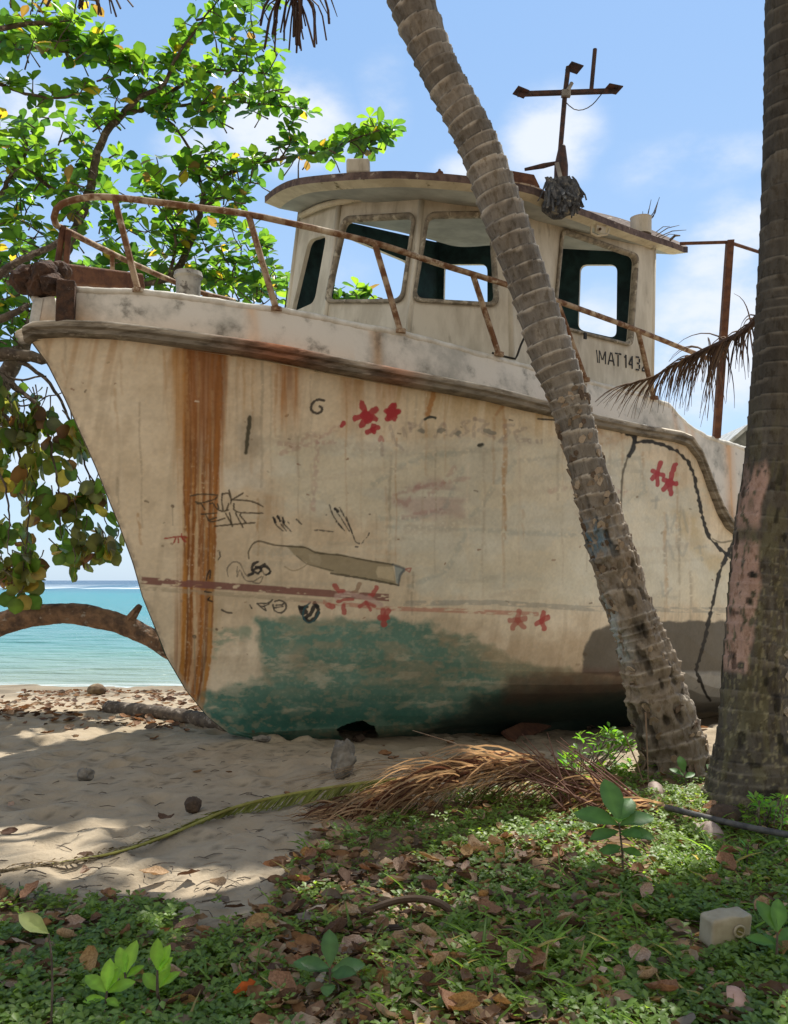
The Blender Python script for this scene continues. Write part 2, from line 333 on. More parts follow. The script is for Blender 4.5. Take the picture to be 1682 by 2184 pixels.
def build_sea():
    m = bpy.data.materials.new('sea_water'); m.use_nodes = True; t = m.node_tree; bs = t.nodes['Principled BSDF']
    tc = nn(t, 'ShaderNodeTexCoord'); sp = nn(t, 'ShaderNodeSeparateXYZ'); lk(t, tc.outputs['Object'], sp.inputs[0])
    nz = nn(t, 'ShaderNodeTexNoise'); nz.inputs['Scale'].default_value = .12; nz.inputs['Detail'].default_value = 6
    mp = nn(t, 'ShaderNodeMapping'); mp.inputs['Scale'].default_value = (.25, 1, 1); lk(t, tc.outputs['Object'], mp.inputs[0]); lk(t, mp.outputs[0], nz.inputs[0])
    lg = mth(t, 'LOGARITHM', mth(t, 'MAXIMUM', sp.outputs[1], 1), 10.0)
    lg = mth(t, 'ADD', lg, mth(t, 'MULTIPLY_ADD', nz.outputs[0], .36, -.18))
    rp = nn(t, 'ShaderNodeValToRGB'); lk(t, mth(t, 'MULTIPLY_ADD', lg, .5, -.5), rp.inputs[0])     # 10 m -> 0, 1000 m -> 1
    e = rp.color_ramp.elements; e[0].position = .13; e[0].color = (.20, .25, .19, 1); e[1].position = 1; e[1].color = (.008, .05, .11, 1)
    for p, c in ((.20, (.10, .23, .20, 1)), (.30, (.06, .20, .21, 1)), (.42, (.022, .19, .21, 1)), (.56, (.01, .19, .215, 1)), (.68, (.008, .10, .17, 1)), (.82, (.008, .06, .12, 1))):
        q = e.new(p); q.color = c
    fo = nn(t, 'ShaderNodeTexNoise'); fo.inputs['Scale'].default_value = 1; fo.inputs['Detail'].default_value = 5
    mp2 = nn(t, 'ShaderNodeMapping'); mp2.inputs['Scale'].default_value = (.11, .008, 1); lk(t, tc.outputs['Object'], mp2.inputs[0]); lk(t, mp2.outputs[0], fo.inputs[0])
    def r(o, a, b):
        q = nn(t, 'ShaderNodeMapRange', interpolation_type='SMOOTHSTEP'); lk(t, o, q.inputs[0]); q.inputs[1].default_value = a; q.inputs[2].default_value = b; return q.outputs[0]
    band = mth(t, 'MULTIPLY', r(sp.outputs[1], 205, 230), r(sp.outputs[1], 430, 360))
    fm = mth(t, 'MULTIPLY', band, r(fo.outputs[0], .53, .62))
    fo2 = nn(t, 'ShaderNodeTexNoise'); fo2.inputs['Scale'].default_value = 2.2; fo2.inputs['Detail'].default_value = 5
    mp3 = nn(t, 'ShaderNodeMapping'); mp3.inputs['Scale'].default_value = (.35, 1.6, 1); lk(t, tc.outputs['Object'], mp3.inputs[0]); lk(t, mp3.outputs[0], fo2.inputs[0])
    shore = mth(t, 'MULTIPLY', r(sp.outputs[1], 19.2, 17.9), r(fo2.outputs[0], .42, .6))
    fm = mth(t, 'MAXIMUM', fm, mth(t, 'MULTIPLY', shore, .6))
    mx = nn(t, 'ShaderNodeMix', data_type='RGBA'); lk(t, fm, mx.inputs[0]); lk(t, rp.outputs[0], mx.inputs[6]); mx.inputs[7].default_value = (.8, .82, .82, 1)
    lk(t, mx.outputs[2], bs.inputs['Base Color']); bs.inputs['Roughness'].default_value = .22; bs.inputs['IOR'].default_value = 1.33; bs.inputs['Specular IOR Level'].default_value = .28
    w1 = nn(t, 'ShaderNodeTexNoise'); w1.inputs['Scale'].default_value = 1.6; w1.inputs['Detail'].default_value = 7
    mp4 = nn(t, 'ShaderNodeMapping'); mp4.inputs['Scale'].default_value = (.35, 1, 1); lk(t, tc.outputs['Object'], mp4.inputs[0]); lk(t, mp4.outputs[0], w1.inputs[0])
    bp = nn(t, 'ShaderNodeBump'); bp.inputs['Strength'].default_value = 1.0; bp.inputs['Distance'].default_value = .6; lk(t, w1.outputs[0], bp.inputs['Height']); lk(t, bp.outputs[0], bs.inputs['Normal'])
    ys = np.unique(np.concatenate([np.arange(15, 60, .18), np.geomspace(60, 3500, 60)])); xs = np.concatenate([[-3000, -800, -200, -60], np.arange(-24, 24, .35), [60, 200, 800, 3000]])
    X, Y = np.meshgrid(xs, ys, indexing='ij')
    Z = -.55 + (fbm(X * .25, Y * .9, 61, 4) - .5) * .14 * sst(60 - Y, 0, 30)
    i2 = np.arange(X.size).reshape(X.shape); F = np.stack([i2[:-1, :-1], i2[1:, :-1], i2[1:, 1:], i2[:-1, 1:]], -1).reshape(-1, 4)
    tag(mesh_np('sea', np.stack([X, Y, Z], -1).reshape(-1, 3), F, m), kind='structure')
build_sea()

# ------------------------------------------------------------------ the boat
F0 = np.array([-1.61, 8.98]); dv = np.array([.766, .643]); nv_ = np.array([.643, -.766]); LST = 9.4
def bw(a, b, z): return Vector((F0[0] + a * dv[0] + b * nv_[0], F0[1] + a * dv[1] + b * nv_[1], z))
# stem profile traced on the boat's centre plane
stem_px = [(51, 706), (101, 775), (137, 846), (162, 902), (203, 993), (254, 1120), (284, 1201), (304, 1272), (325, 1324), (355, 1401), (396, 1471), (441, 1527), (490, 1566)]
sa, sz = [], []
for u, v in stem_px:
    k = (u - U0) / FPX; a = (k * F0[1] - F0[0]) / (dv[0] - dv[1] * k); Y = F0[1] + dv[1] * a
    sa.append(a); sz.append(CH + (HZ - v) / FPX * Y)
sa = np.array(sa[::-1]); sz = np.array(sz[::-1])
sa = np.concatenate([[1.6, .75, .32], sa]); sz = np.concatenate([[-.26, -.14, -.06], sz])
A0 = sa[-1]
def astem(z): return np.interp(z, sz, sa)
def bsheer(a):
    t = np.clip((np.asarray(a, float) - A0) / 5.5, 0, 1); return 1.95 * (1 - (1 - t) ** 2.4)
# a along the boat for a column of the picture on the port (side=1) or starboard (-1) sheer
at_ = np.linspace(A0, LST, 3000)
def col_tab(side, inset=0):
    b = np.maximum(bsheer(at_) - inset, 0) * side
    X = F0[0] + at_ * dv[0] + b * nv_[0]; Y = F0[1] + at_ * dv[1] + b * nv_[1]; return U0 + FPX * X / Y, Y
up_, yp_ = col_tab(1); us_, ys_ = col_tab(-1, .05)
def a_of(u): return float(np.interp(u, up_, at_))
def Yport(u): return float(np.interp(u, up_, yp_))
def Ystar(u): return float(np.interp(u, us_, ys_))
def trace(pts):
    A = [a_of(u) for u, v in pts]; Z = [CH + (HZ - v) / FPX * Yport(u) for u, v in pts]; return np.array(A), np.array(Z)
rail_px = [(51, 706), (80, 692), (137, 689), (240, 693), (350, 706), (507, 727), (610, 744), (710, 765), (852, 793), (950, 811), (1047, 830), (1173, 863), (1265, 888), (1370, 910), (1440, 922), (1463, 931), (1485, 960), (1503, 1007), (1529, 1075), (1550, 1108), (1569, 1124), (1610, 1135)]
bul_px = [(70, 634), (124, 625), (162, 617), (300, 620), (426, 634), (512, 647), (611, 660), (700, 677), (789, 697), (874, 711), (960, 735), (1045, 757), (1113, 776), (1143, 784), (1245, 809), (1320, 828), (1387, 845), (1437, 863), (1478, 907), (1518, 931), (1560, 945), (1600, 957)]
ra, rz = trace(rail_px); ba, bz = trace(bul_px)
def zsheer(a): return np.interp(a, ra, rz)
def zbul(a): return np.interp(a, ba, bz)
def zkeel(a): return -.25 - .06 * np.maximum(np.asarray(a) - 1.0, 0)
g1x = [0, .03, .07, .12, .18, .28, .4, .6, 1]; g1y = [.14, .42, .62, .74, .82, .90, .945, .975, 1]
g2x = [0, .05, .10, .15, .19, .22, .26, .38, .6, 1]; g2y = [.05, .20, .38, .60, .80, .885, .93, .965, .985, 1]
def hull_b(a, z, s):
    """half breadth; s = height fraction"""
    ws = sst(a, 1.6, 3.4)
    wz = 1.95 * (np.interp(s, g1x, g1y) * (1 - ws) + np.interp(s, g2x, g2y) * ws)
    Le = 5.5 - 1.1 * (1 - s); p = 2.4 - .9 * (1 - s)
    t = np.clip((a - astem(z)) / Le, 0, 1)
    return np.maximum(wz * (1 - (1 - t) ** p), .03 * sst(t, -.001, .02) + .012)
def hull_grid(nu, nz):
    q = np.linspace(0, 1, nu)[:, None]; q = q ** 1.08
    s = np.linspace(0, 1, nz)[None, :]
    a = np.zeros((nu, nz)); z = np.zeros((nu, nz))
    for k in range(14):
        z = zkeel(a) + s * (zsheer(a) - zkeel(a)); st = astem(z); a = st + q * (LST - st)
    return a, z, np.broadcast_to(s, a.shape)
def quads(nu, nz, flip=False, base=0):
    i = np.arange(nu * nz).reshape(nu, nz) + base
    F = np.stack([i[:-1, :-1], i[1:, :-1], i[1:, 1:], i[:-1, 1:]], -1).reshape(-1, 4)
    return F[:, ::-1] if flip else F

boat = empty('fishing_boat', bw(0, 0, 0), 'stranded cream and green wooden fishing boat with rust streaks, graffiti and an open wheelhouse', 'boat')

NU, NZ = 1350, 520
ha, hz_, hs = hull_grid(NU, NZ); hb = hull_b(ha, hz_, hs)
HX = F0[0] + ha * dv[0] + hb * nv_[0]; HY = F0[1] + ha * dv[1] + hb * nv_[1]; HZ3 = hz_
# slight hand-laid waviness of the planking
wob = (fbm(ha * .9, hz_ * 1.1, 5, 3) - .5) * .06 + (fbm(ha * 3.5, hz_ * 3.5, 6, 3) - .5) * .016
HX = HX + nv_[0] * wob * sst(hb, .05, .4); HY = HY + nv_[1] * wob * sst(hb, .05, .4)
PU = U0 + FPX * HX / HY; PV = HZ - FPX * (HZ3 - CH) / HY           # trace coordinates of every point of the port side
C = np.zeros((NU, NZ, 3)); C[:] = (.74, .635, .475)
def blend(mask, col, k=1.0):
    global C
    mm = np.clip(mask * k, 0, 1)[..., None]; C = C * (1 - mm) + np.array(col) * mm
nA = fbm(ha * 1.2, hz_ * 1.2, 21, 5); nB = fbm(ha * 7, hz_ * 7, 22, 4); nS = fbm(ha * 16, hz_ * .9, 23, 3); nH = fbm(ha * .8, hz_ * 9, 24, 4); nF = fbm(ha * 45, hz_ * 45, 25, 2)
nP = fbm(ha * 3, hz_ * 4.5, 26, 5)
blend(sst(nA, .4, .62), (.78, .70, .56), .6)
blend(sst(nB, .5, .75), (.52, .43, .31), .42); blend(sst(fbm(ha * 2.2, hz_ * .7, 29, 5), .48, .66), (.66, .53, .37), .38)
blend(sst(nS, .52, .68), (.40, .33, .23), .38 * sst(PV, 1300, 800) if False else .22)
def inpoly_soft(pts, soft=12, nseed=0, namp=14):
    """soft mask of a polygon in trace coordinates"""
    d = np.full(PU.shape, 1e9); ins = np.zeros(PU.shape, bool)
    lo = np.array(pts).min(0) - 80; hi = np.array(pts).max(0) + 80
    sel = (PU > lo[0]) & (PU < hi[0]) & (PV > lo[1]) & (PV < hi[1]); U = PU[sel]; V = PV[sel]
    dd = np.full(U.shape, 1e9); ii = np.zeros(U.shape, bool)
    for k in range(len(pts)):
        x1, y1 = pts[k]; x2, y2 = pts[(k + 1) % len(pts)]
        t = np.clip(((U - x1) * (x2 - x1) + (V - y1) * (y2 - y1)) / ((x2 - x1) ** 2 + (y2 - y1) ** 2 + 1e-9), 0, 1)
        dd = np.minimum(dd, np.hypot(U - x1 - t * (x2 - x1), V - y1 - t * (y2 - y1)))
        if y1 != y2:
            c = ((y1 > V) != (y2 > V)) & (U < (x2 - x1) * (V - y1) / (y2 - y1) + x1); ii ^= c
    sg = np.where(ii, dd, -dd) + (fbm(U / 22, V / 22, 40 + nseed, 4) - .5) * 2 * namp
    out = np.zeros(PU.shape); out[sel] = sst(sg, -soft, soft); return out
def stroke(pts, w, col, k=1.0, soft=1.2, wn=.35, gap=0.0):
    global C
    if 3 <= len(pts) <= 12 and w < 6: pts = resample([np.array(p, float) for p in pts], 5)
    P = np.array(pts, float); lo = P.min(0) - w * 2 - 4; hi = P.max(0) + w * 2 + 4
    sel = np.nonzero((PU > lo[0]) & (PU < hi[0]) & (PV > lo[1]) & (PV < hi[1])); U = PU[sel]; V = PV[sel]
    if not len(U): return
    d = np.full(U.shape, 1e9)
    for i in range(len(P) - 1):
        x1, y1 = P[i]; x2, y2 = P[i + 1]
        t = np.clip(((U - x1) * (x2 - x1) + (V - y1) * (y2 - y1)) / ((x2 - x1) ** 2 + (y2 - y1) ** 2 + 1e-9), 0, 1)
        d = np.minimum(d, np.hypot(U - x1 - t * (x2 - x1), V - y1 - t * (y2 - y1)))
    ww = w / 2 * (1 + wn * (vn(U / 6, V / 6, 3) - .5) * 2)
    m = 1 - sst(d, ww - soft * .5, ww + soft)
    if gap: m = m * sst(vn(U / 5, V / 5, 8), gap - .15, gap + .15)
    m = np.clip(m * k, 0, 1)[..., None]; C[sel] = C[sel] * (1 - m) + np.array(col) * m
def z4(*p): return [((400 + x / 2.403) * .8533, (1150 + y / 2.403) * .8533) for x, y in p]
def z5(*p): return [((700 + x / 2.403) * .8533, (920 + y / 2.403) * .8533) for x, y in p]
def z3(*p): return [((x / 1.682) * .8533, (700 + y / 1.682) * .8533) for x, y in p]
def zr(*p): return [((971 + x / 1.682) * .8533, (800 + y / 1.682) * .8533) for x, y in p]
# whitewashed over-painting amidships
ow = inpoly_soft([(560, 940), (700, 930), (900, 960), (1120, 930), (1330, 945), (1480, 1060), (1530, 1190), (1580, 1210), (1580, 1300), (900, 1270), (820, 1120), (620, 1080)], 26, 1, 26)
blend(ow, (.72, .68, .54), .78); blend(ow * sst(nP, .45, .6), (.64, .63, .54), .6)
blend(inpoly_soft([(480, 1000), (560, 985), (560, 1040), (490, 1045)], 14, 2), (.72, .69, .6), .6)
blend(inpoly_soft([(900, 960), (1330, 960), (1440, 1010), (1530, 1200), (1560, 1290), (1000, 1280)], 50, 3, 30) * sst(nA, .38, .6), (.68, .66, .55), .7)
# faded graffiti ghosts
blend(inpoly_soft([(830, 1060), (940, 1020), (1000, 1060), (985, 1100), (880, 1110)], 12, 4) * sst(nH, .4, .6), (.42, .28, .26), .5)
blend(inpoly_soft([(860, 960), (960, 935), (1100, 930), (1150, 945), (1000, 985), (850, 1000)], 16, 5) * sst(nB, .4, .6), (.36, .40, .37), .22)
for q in (z5((560, 700), (650, 640), (760, 580), (900, 540), (1040, 515), (1200, 490), (1400, 485)), z5((1140, 890), (1220, 830), (1290, 700), (1420, 560), (1660, 530)), z5((600, 900), (800, 910), (990, 850), (1100, 600)),
          zr((20, 620), (200, 560), (420, 530)), zr((900, 600), (1060, 580), (1080, 720), (950, 800)), zr((0, 870), (300, 880), (780, 905)), zr((90, 1120), (240, 1060), (330, 900))):
    stroke(q, 7, (.30, .36, .34), .33, 5, .6, .3)
for q in (z5((690, 760), (820, 720), (1000, 680), (1130, 660)), z5((700, 800), (760, 820), (840, 700)), z5((740, 900), (900, 860), (1000, 860)), z5((900, 760), (960, 720), (1050, 600)),
          z5((0, 450), (110, 460), (180, 395), (230, 420), (380, 340)), z5((0, 510), (200, 450), (330, 445)), z5((230, 420), (200, 850)), zr((680, 720), (760, 700), (1000, 720))):
    stroke(q, 8, (.42, .20, .19), .34, 4, .6, .35)
# light wash below the strake at the bow and long faint runs
hz_band = PV - np.interp(PU, [p[0] for p in rail_px], [p[1] for p in rail_px])
blend(sst(hz_band, 170, 10) * sst(PU, 60, 130) * (1 - sst(PU, 470, 560)) * sst(nS, .40, .60), (.52, .30, .13), .5)
blend(sst(hz_band, 110, 20) * sst(PU, 680, 760) * (1 - sst(PU, 1150, 1250)) * sst(nS, .36, .56), (.50, .32, .13), .6)
blend(sst(hz_band, 240, 10) * sst(PU, 830, 900) * (1 - sst(PU, 1200, 1300)), (.56, .45, .25), .35)
blend(inpoly_soft([(1240, 905), (1330, 935), (1320, 960), (1255, 945)], 8, 9), (.42, .24, .11), .6)
blend(inpoly_soft([(1440, 1090), (1480, 1100), (1510, 1180), (1545, 1190), (1535, 1230), (1480, 1180)], 12, 9), (.55, .42, .2), .5)
def streak(xl, xr, y0, y1, col, k, fade=.35, seed=0, core=True):
    """xl, xr: lists of (y, x) giving left and right edge"""
    L = np.interp(PV, [p[0] for p in xl], [p[1] for p in xl]); R = np.interp(PV, [p[0] for p in xr], [p[1] for p in xr])
    j = (fbm(PU / 5, PV / 90, 50 + seed, 3) - .5) * 16
    m = sst(PU + j, L - 20, L + 15) * (1 - sst(PU + j, R - 16, R + 14)) * sst(PV, y0, y0 + 12) * (1 - sst(PV, y1 - (y1 - y0) * fade, y1))
    st = sst(.6 * fbm(PU / 13 + .4 * fbm(PU / 40, PV / 60, 9), PV / 230, 60 + seed, 3, .6) + .4 * fbm(PU / 7, PV / 150, 61 + seed, 2), .40, .60)
    blend(m * (.45 + .55 * st) * (1 - .35 * sst(PV, y0 + 220, y0 + 420)), col, k); return m, st
m, st = streak([(735, 376), (1100, 392), (1530, 372)], [(735, 484), (900, 478), (1200, 455), (1400, 450), (1540, 425)], 738, 1590, (.47, .205, .05), 1.0, .08)
blend(m * (1 - sst(PV, 760, 1120)) * sst(PU, 395, 425) * (.5 + .5 * st), (.25, .10, .032), .92); blend(m * sst(fbm(PU / 6 + .5 * fbm(PU / 30, PV / 50, 5), PV / 210, 71, 2), .52, .68), (.22, .085, .03), .6); blend(m * sst(fbm(PU / 8, PV / 260, 75, 2), .50, .66) * sst(PV, 850, 1050), (.66, .47, .25), .6)
blend(m * sst(fbm(PU / 7, PV / 190, 73, 2), .58, .74) * sst(PV, 980, 1100), (.60, .47, .28), .6)
RL = random.Random(3)
def runx(f, v): return np.interp(v, [735, 1100, 1400, 1560], [392, 395, 388, 374]) * (1 - f) + np.interp(v, [735, 960, 1200, 1400, 1560], [480, 468, 456, 450, 424]) * f
for k in range(46):
    f = RL.random(); f = f if k % 3 else RL.choice([.02, .08, .3, .62, .9, .97]); v0 = RL.uniform(740, 1150) if k % 2 else 745; v1 = min(1570, v0 + RL.uniform(180, 900)); ph = RL.uniform(0, 6); q = [(runx(f, v) + 2.2 * math.sin(v / 70 + ph) + 1.2 * math.sin(v / 23 + ph * 2), v) for v in np.arange(v0, v1, 22)]
    dk_ = RL.choice([(.20, .075, .022), (.34, .13, .03), (.46, .20, .05), (.28, .11, .03)] + ([(.66, .52, .34)] * 2 if v0 > 960 else [])); L_ = len(q)
    for a_, k_ in ((0, .62), (L_ // 2, .38), (3 * L_ // 4, .3)): stroke(q[a_:], RL.uniform(1.6, 5.5), dk_, k_ * RL.uniform(.6, 1.1), 1.6, .6, .15)
blend(m * (1 - sst(PV + 60 * fbm(PU / 9, PV / 200, 78, 2), 900, 1090)) * sst(PU, 384, 412) * (1 - sst(PU, 466, 488)), (.30, .12, .038), .62)
blend(sst(PV, 1150, 1250) * (1 - sst(np.abs(PU - runx(.04, PV)), 2, 8)) * (PV < 1560), (.52, .24, .05), .75); blend(sst(PV, 1050, 1250) * (1 - sst(np.abs(PU - runx(.93, PV)), 1, 6)) * (PV < 1540), (.50, .25, .07), .6)
for k in range(90):      # faint drips everywhere under the moulding
    u = RL.uniform(90, 1500); v0 = float(np.interp(u, [p[0] for p in rail_px], [p[1] for p in rail_px])) + RL.uniform(24, 60) + (RL.random() < .4) * RL.uniform(40, 400); l = RL.uniform(40, 330); du = RL.uniform(-4, 4) + (8 if u < 350 else 0)
    q = [(u + du * j / 8 + 1.4 * math.sin(j * 1.3 + k), v0 + l * j / 8) for j in range(9)]; c_ = RL.choice([(.50, .34, .18), (.42, .34, .24), (.46, .27, .12), (.36, .31, .23), (.78, .70, .56)]); kk = RL.uniform(.15, .42)
    stroke(q, RL.uniform(1.5, 5), c_, kk, 2.5, .6, .2); stroke(q[:5], RL.uniform(2, 7), c_, kk * .7, 3, .6, .2)
for k in range(120):     # brushed-over patches
    u = RL.uniform(500, 1500); v = RL.uniform(940, 1290); l = RL.uniform(40, 220); sl = RL.uniform(-.14, .05); c_ = RL.choice([(.70, .67, .55), (.66, .61, .48), (.46, .44, .36), (.58, .58, .50), (.52, .44, .34)])
    stroke([(u + l * j / 6, v + sl * l * j / 6 + 2.5 * math.sin(j + k)) for j in range(7)], RL.uniform(5, 20), c_, RL.uniform(.12, .34), 4, .5, .22)
for k in range(130):     # chips and specks
    u = RL.uniform(120, 1540); v = RL.uniform(760, 1560); stroke([(u, v), (u + RL.uniform(-6, 8), v + RL.uniform(-2, 3))], RL.uniform(1.5, 3.6), RL.choice([(.16, .12, .08), (.30, .24, .16), (.74, .68, .56), (.25, .12, .06)]), RL.uniform(.4, .85), 1, .7)
streak([(740, 352), (1000, 375)], [(740, 400), (1000, 400)], 738, 1150, (.50, .28, .10), .7, .8, 3)
streak([(740, 590), (940, 592)], [(740, 648), (940, 632)], 750, 950, (.46, .21, .06), .9, .55, 1)
streak([(740, 605), (940, 606)], [(740, 632), (940, 620)], 750, 880, (.24, .09, .03), .6, .6, 7)
streak([(740, 515)], [(740, 545)], 735, 960, (.46, .28, .12), .45, .7, 2)
streak([(790, 735)], [(790, 775)], 785, 960, (.48, .25, .10), .6, .8, 4)
streak([(790, 800)], [(790, 860)], 795, 900, (.48, .25, .10), .6, .8, 5)
streak([(1000, 560)], [(1000, 600)], 1050, 1190, (.48, .27, .11), .35, .6, 6)
streak([(1200, 455)], [(1400, 470)], 1180, 1480, (.50, .36, .16), .4, .5, 8)
stroke(z5((930, 130), (915, 190), (890, 280)), 9, (.42, .20, .06), .85, 3)
stroke(z5((1340, 225), (1300, 280)), 5, (.42, .2, .07), .5, 3)
# grey damp behind the gouge, gouge slit
blend(inpoly_soft([(505, 905), (545, 880), (560, 960), (520, 1000)], 16, 12), (.33, .29, .23), .5)
stroke([(533, 890), (530, 920), (525, 965)], 8, (.07, .065, .04), .95, 2)
# waterline stripe in worn red brown
def band(pts, w, col, k, wear=.45, seed=0):
    c = np.interp(PU, [p[0] for p in pts], [p[1] for p in pts]); d = np.abs(PV - c)
    m = (1 - sst(d, w / 2 - 1, w / 2 + 1.5)) * (PU > pts[0][0]) * (PU < pts[-1][0]) * sst(fbm(PU / 18, PV / 6, 80 + seed, 4), wear - .1, wear + .06)
    blend(m, col, k)
band([(302, 1238), (560, 1256), (830, 1275)], 15, (.23, .10, .085), .92, .33)
band([(302, 1254), (700, 1284)], 9, (.36, .31, .22), .5, .4, 2)
band([(690, 1284), (830, 1298), (960, 1302), (1150, 1310)], 9, (.48, .17, .12), .6, .42, 1)
band([(860, 1287), (1050, 1285), (1250, 1298), (1560, 1302)], 11, (.28, .29, .27), .5, .40, 3)
# turquoise antifouling remains
gm = inpoly_soft([(540, 1318), (640, 1322), (700, 1318), (770, 1322), (850, 1320), (935, 1332), (925, 1350), (1000, 1352), (1060, 1390), (1150, 1420), (1280, 1440), (1380, 1470), (1400, 1640), (420, 1640), (432, 1480), (560, 1440), (555, 1380)], 9, 13, 15)
gm2 = inpoly_soft([(455, 1345), (530, 1335), (540, 1350), (480, 1380), (455, 1400)], 8, 14, 16)
pat = sst(fbm(PU / 62, PV / 20, 90, 6, .62), .33, .47)
fine = sst(fbm(PU / 7, PV / 6, 91, 3), .22, .5)
blend(gm * (.55 + .45 * pat) * (.8 + .2 * fine), (.095, .24, .195), .92); blend(gm2 * pat, (.13, .27, .2), .6)
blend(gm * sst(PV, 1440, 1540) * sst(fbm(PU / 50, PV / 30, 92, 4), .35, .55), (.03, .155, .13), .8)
blend(gm * sst(fbm(PU / 16, PV / 9, 93, 5, .6), .56, .70), (.34, .33, .23), .5); blend(gm * sst(fbm(PU / 70, PV / 26, 94, 6, .62), .52, .66) * (1 - sst(PV, 1440, 1500)), (.36, .32, .22), .5); blend(inpoly_soft([(1010, 1490), (1200, 1452), (1440, 1440), (1480, 1700), (760, 1700), (900, 1570)], 26, 29, 20), (.03, .05, .042), .85)  # last blend: dark antifouling underneath, with the shade below the bilge painted in
blend(inpoly_soft([(560, 1390), (650, 1380), (660, 1440), (560, 1500)], 18, 15) * sst(nP, .4, .6), (.42, .37, .27), .55)
# brown grime towards the bilge aft, grey patch aft
blend(inpoly_soft([(930, 1360), (1250, 1350), (1330, 1400), (1330, 1470), (1100, 1460)], 30, 16, 26), (.46, .32, .19), .45)
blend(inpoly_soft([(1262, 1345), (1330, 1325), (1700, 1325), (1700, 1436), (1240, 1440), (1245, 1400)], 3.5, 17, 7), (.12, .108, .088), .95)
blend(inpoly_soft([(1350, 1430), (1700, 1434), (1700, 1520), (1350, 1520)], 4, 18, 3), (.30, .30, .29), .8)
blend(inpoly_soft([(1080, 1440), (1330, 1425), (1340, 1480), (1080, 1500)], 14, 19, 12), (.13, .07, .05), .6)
# peeled lengthwise scar with a glass-fibre edge
sc = z4((585, 490), (700, 512), (870, 525), (930, 560), (1080, 570), (1230, 600), (1400, 628), (1435, 752), (1300, 735), (1060, 685), (1040, 665), (900, 630), (870, 615), (820, 580), (740, 515))
blend(inpoly_soft(z4((750, 512), (870, 520), (940, 550), (1080, 570), (1230, 600), (1400, 628), (1420, 750), (1300, 725), (1060, 680), (900, 630), (820, 580)), 1.8, 20, 2.5), (.34, .29, .19), .93)
blend(inpoly_soft(z4((1310, 640), (1400, 640), (1410, 725), (1310, 705), (1298, 670)), 1.5, 21, 1), (.56, .48, .33), 1)
blend(inpoly_soft(z4((890, 560), (950, 565), (972, 600), (960, 635), (900, 610)), 1.5, 22, 1), (.42, .36, .25), 1)
blend(inpoly_soft(z4((1410, 630), (1480, 655), (1450, 690), (1435, 745), (1420, 740)), 1.5, 22, 1), (.36, .40, .38), 1)
dk = (.07, .06, .035)
stroke(z4((535, 590), (535, 545), (585, 488), (700, 512), (870, 525), (930, 553), (1010, 565), (1080, 570), (1230, 600), (1400, 628)), 3.2, dk, .8, 1.2)
stroke(z4((1030, 680), (1150, 700), (1300, 725), (1435, 752)), 4, dk, .85, 1.2)
stroke(z4((820, 575), (870, 615), (900, 630), (1040, 665)), 2, dk, .6)
stroke(z4((750, 640), (800, 665), (860, 645), (890, 620)), 2, (.25, .2, .12), .6)
stroke(z4((1400, 628), (1470, 655), (1445, 690), (1435, 752)), 4, (.08, .10, .12), .7, 2)
stroke(z4((1480, 655), (1510, 650), (1500, 672), (1480, 660)), 3, (.4, .08, .06), .7)
# marker graffiti
ink = (.07, .055, .035); ink2 = (.02, .02, .022)
for q in (((185, 215), (245, 205), (345, 210)), ((345, 210), (330, 235), (225, 262), (215, 250), (250, 262)), ((250, 262), (270, 298)), ((300, 262), (318, 258), (345, 295), (375, 308)), ((345, 262), (352, 290)),
          ((375, 200), (372, 250), (385, 308), (410, 300)), ((375, 205), (410, 200), (430, 240)), ((415, 180), (430, 240), (425, 262)), ((430, 240), (500, 198)), ((440, 240), (520, 242), (580, 258), (620, 280)),
          ((415, 262), (400, 300)), ((445, 262), (460, 310), (620, 320)), ((248, 325), (300, 322), (340, 318)), ((275, 325), (305, 370), (390, 350)), ((330, 398), (400, 390), (570, 376)), ((395, 320), (430, 385)), ((418, 315), (435, 400)),
          ((455, 320), (500, 405)), ((485, 322), (480, 330), (520, 378)), ((340, 345), (300, 360))):
    stroke(z4(*q), 2.9, ink, .88, 1.0, .4)
for q in (((680, 345), (700, 390), (745, 430)), ((705, 335), (725, 380), (760, 425)), ((735, 345), (745, 375)), ((735, 370), (760, 400), (790, 430)), ((820, 355), (850, 385)), ((770, 372), (778, 380)),
          ((930, 420), (1040, 430)), ((1020, 270), (1045, 340), (1110, 425)), ((1050, 290), (1090, 350), (1140, 430)), ((1080, 285), (1130, 380), (1160, 450)), ((1120, 340), (1150, 420), (1180, 495), (1215, 495), (1250, 460), (1258, 440)), ((1175, 520), (1190, 522)), ((1060, 370), (1100, 415)), ((995, 320), (1000, 330))):
    stroke(z4(*q), 2.6, ink2, .8, 1.0, .6, .25)
for q in (((680, 345), (695, 372)), ((708, 335), (722, 365)), ((738, 345), (745, 372)), ((1052, 292), (1070, 305))): stroke(z4(*q), 5, ink2, .9, 1, .5)
for q in (((410, 700), (405, 650), (440, 612), (480, 620), (505, 670), (530, 700), (560, 680)), ((465, 640), (465, 700), (480, 660), (500, 700), (520, 725), (560, 728), (610, 700)), ((600, 670), (625, 640), (650, 650), (660, 680), (630, 690), (615, 660)), ((620, 700), (600, 740), (560, 735))):
    stroke(z4(*q), 2.3, ink2, .6, 1, .5)
for q in (((535, 690), (560, 680), (555, 640), (590, 610), (560, 625), (555, 660), (600, 640), (630, 625)), ((555, 660), (590, 680), (610, 650), (575, 640)), ((600, 650), (640, 640), (665, 670), (640, 690))): stroke(z4(*q), 5, ink2, .92, 1, .5)
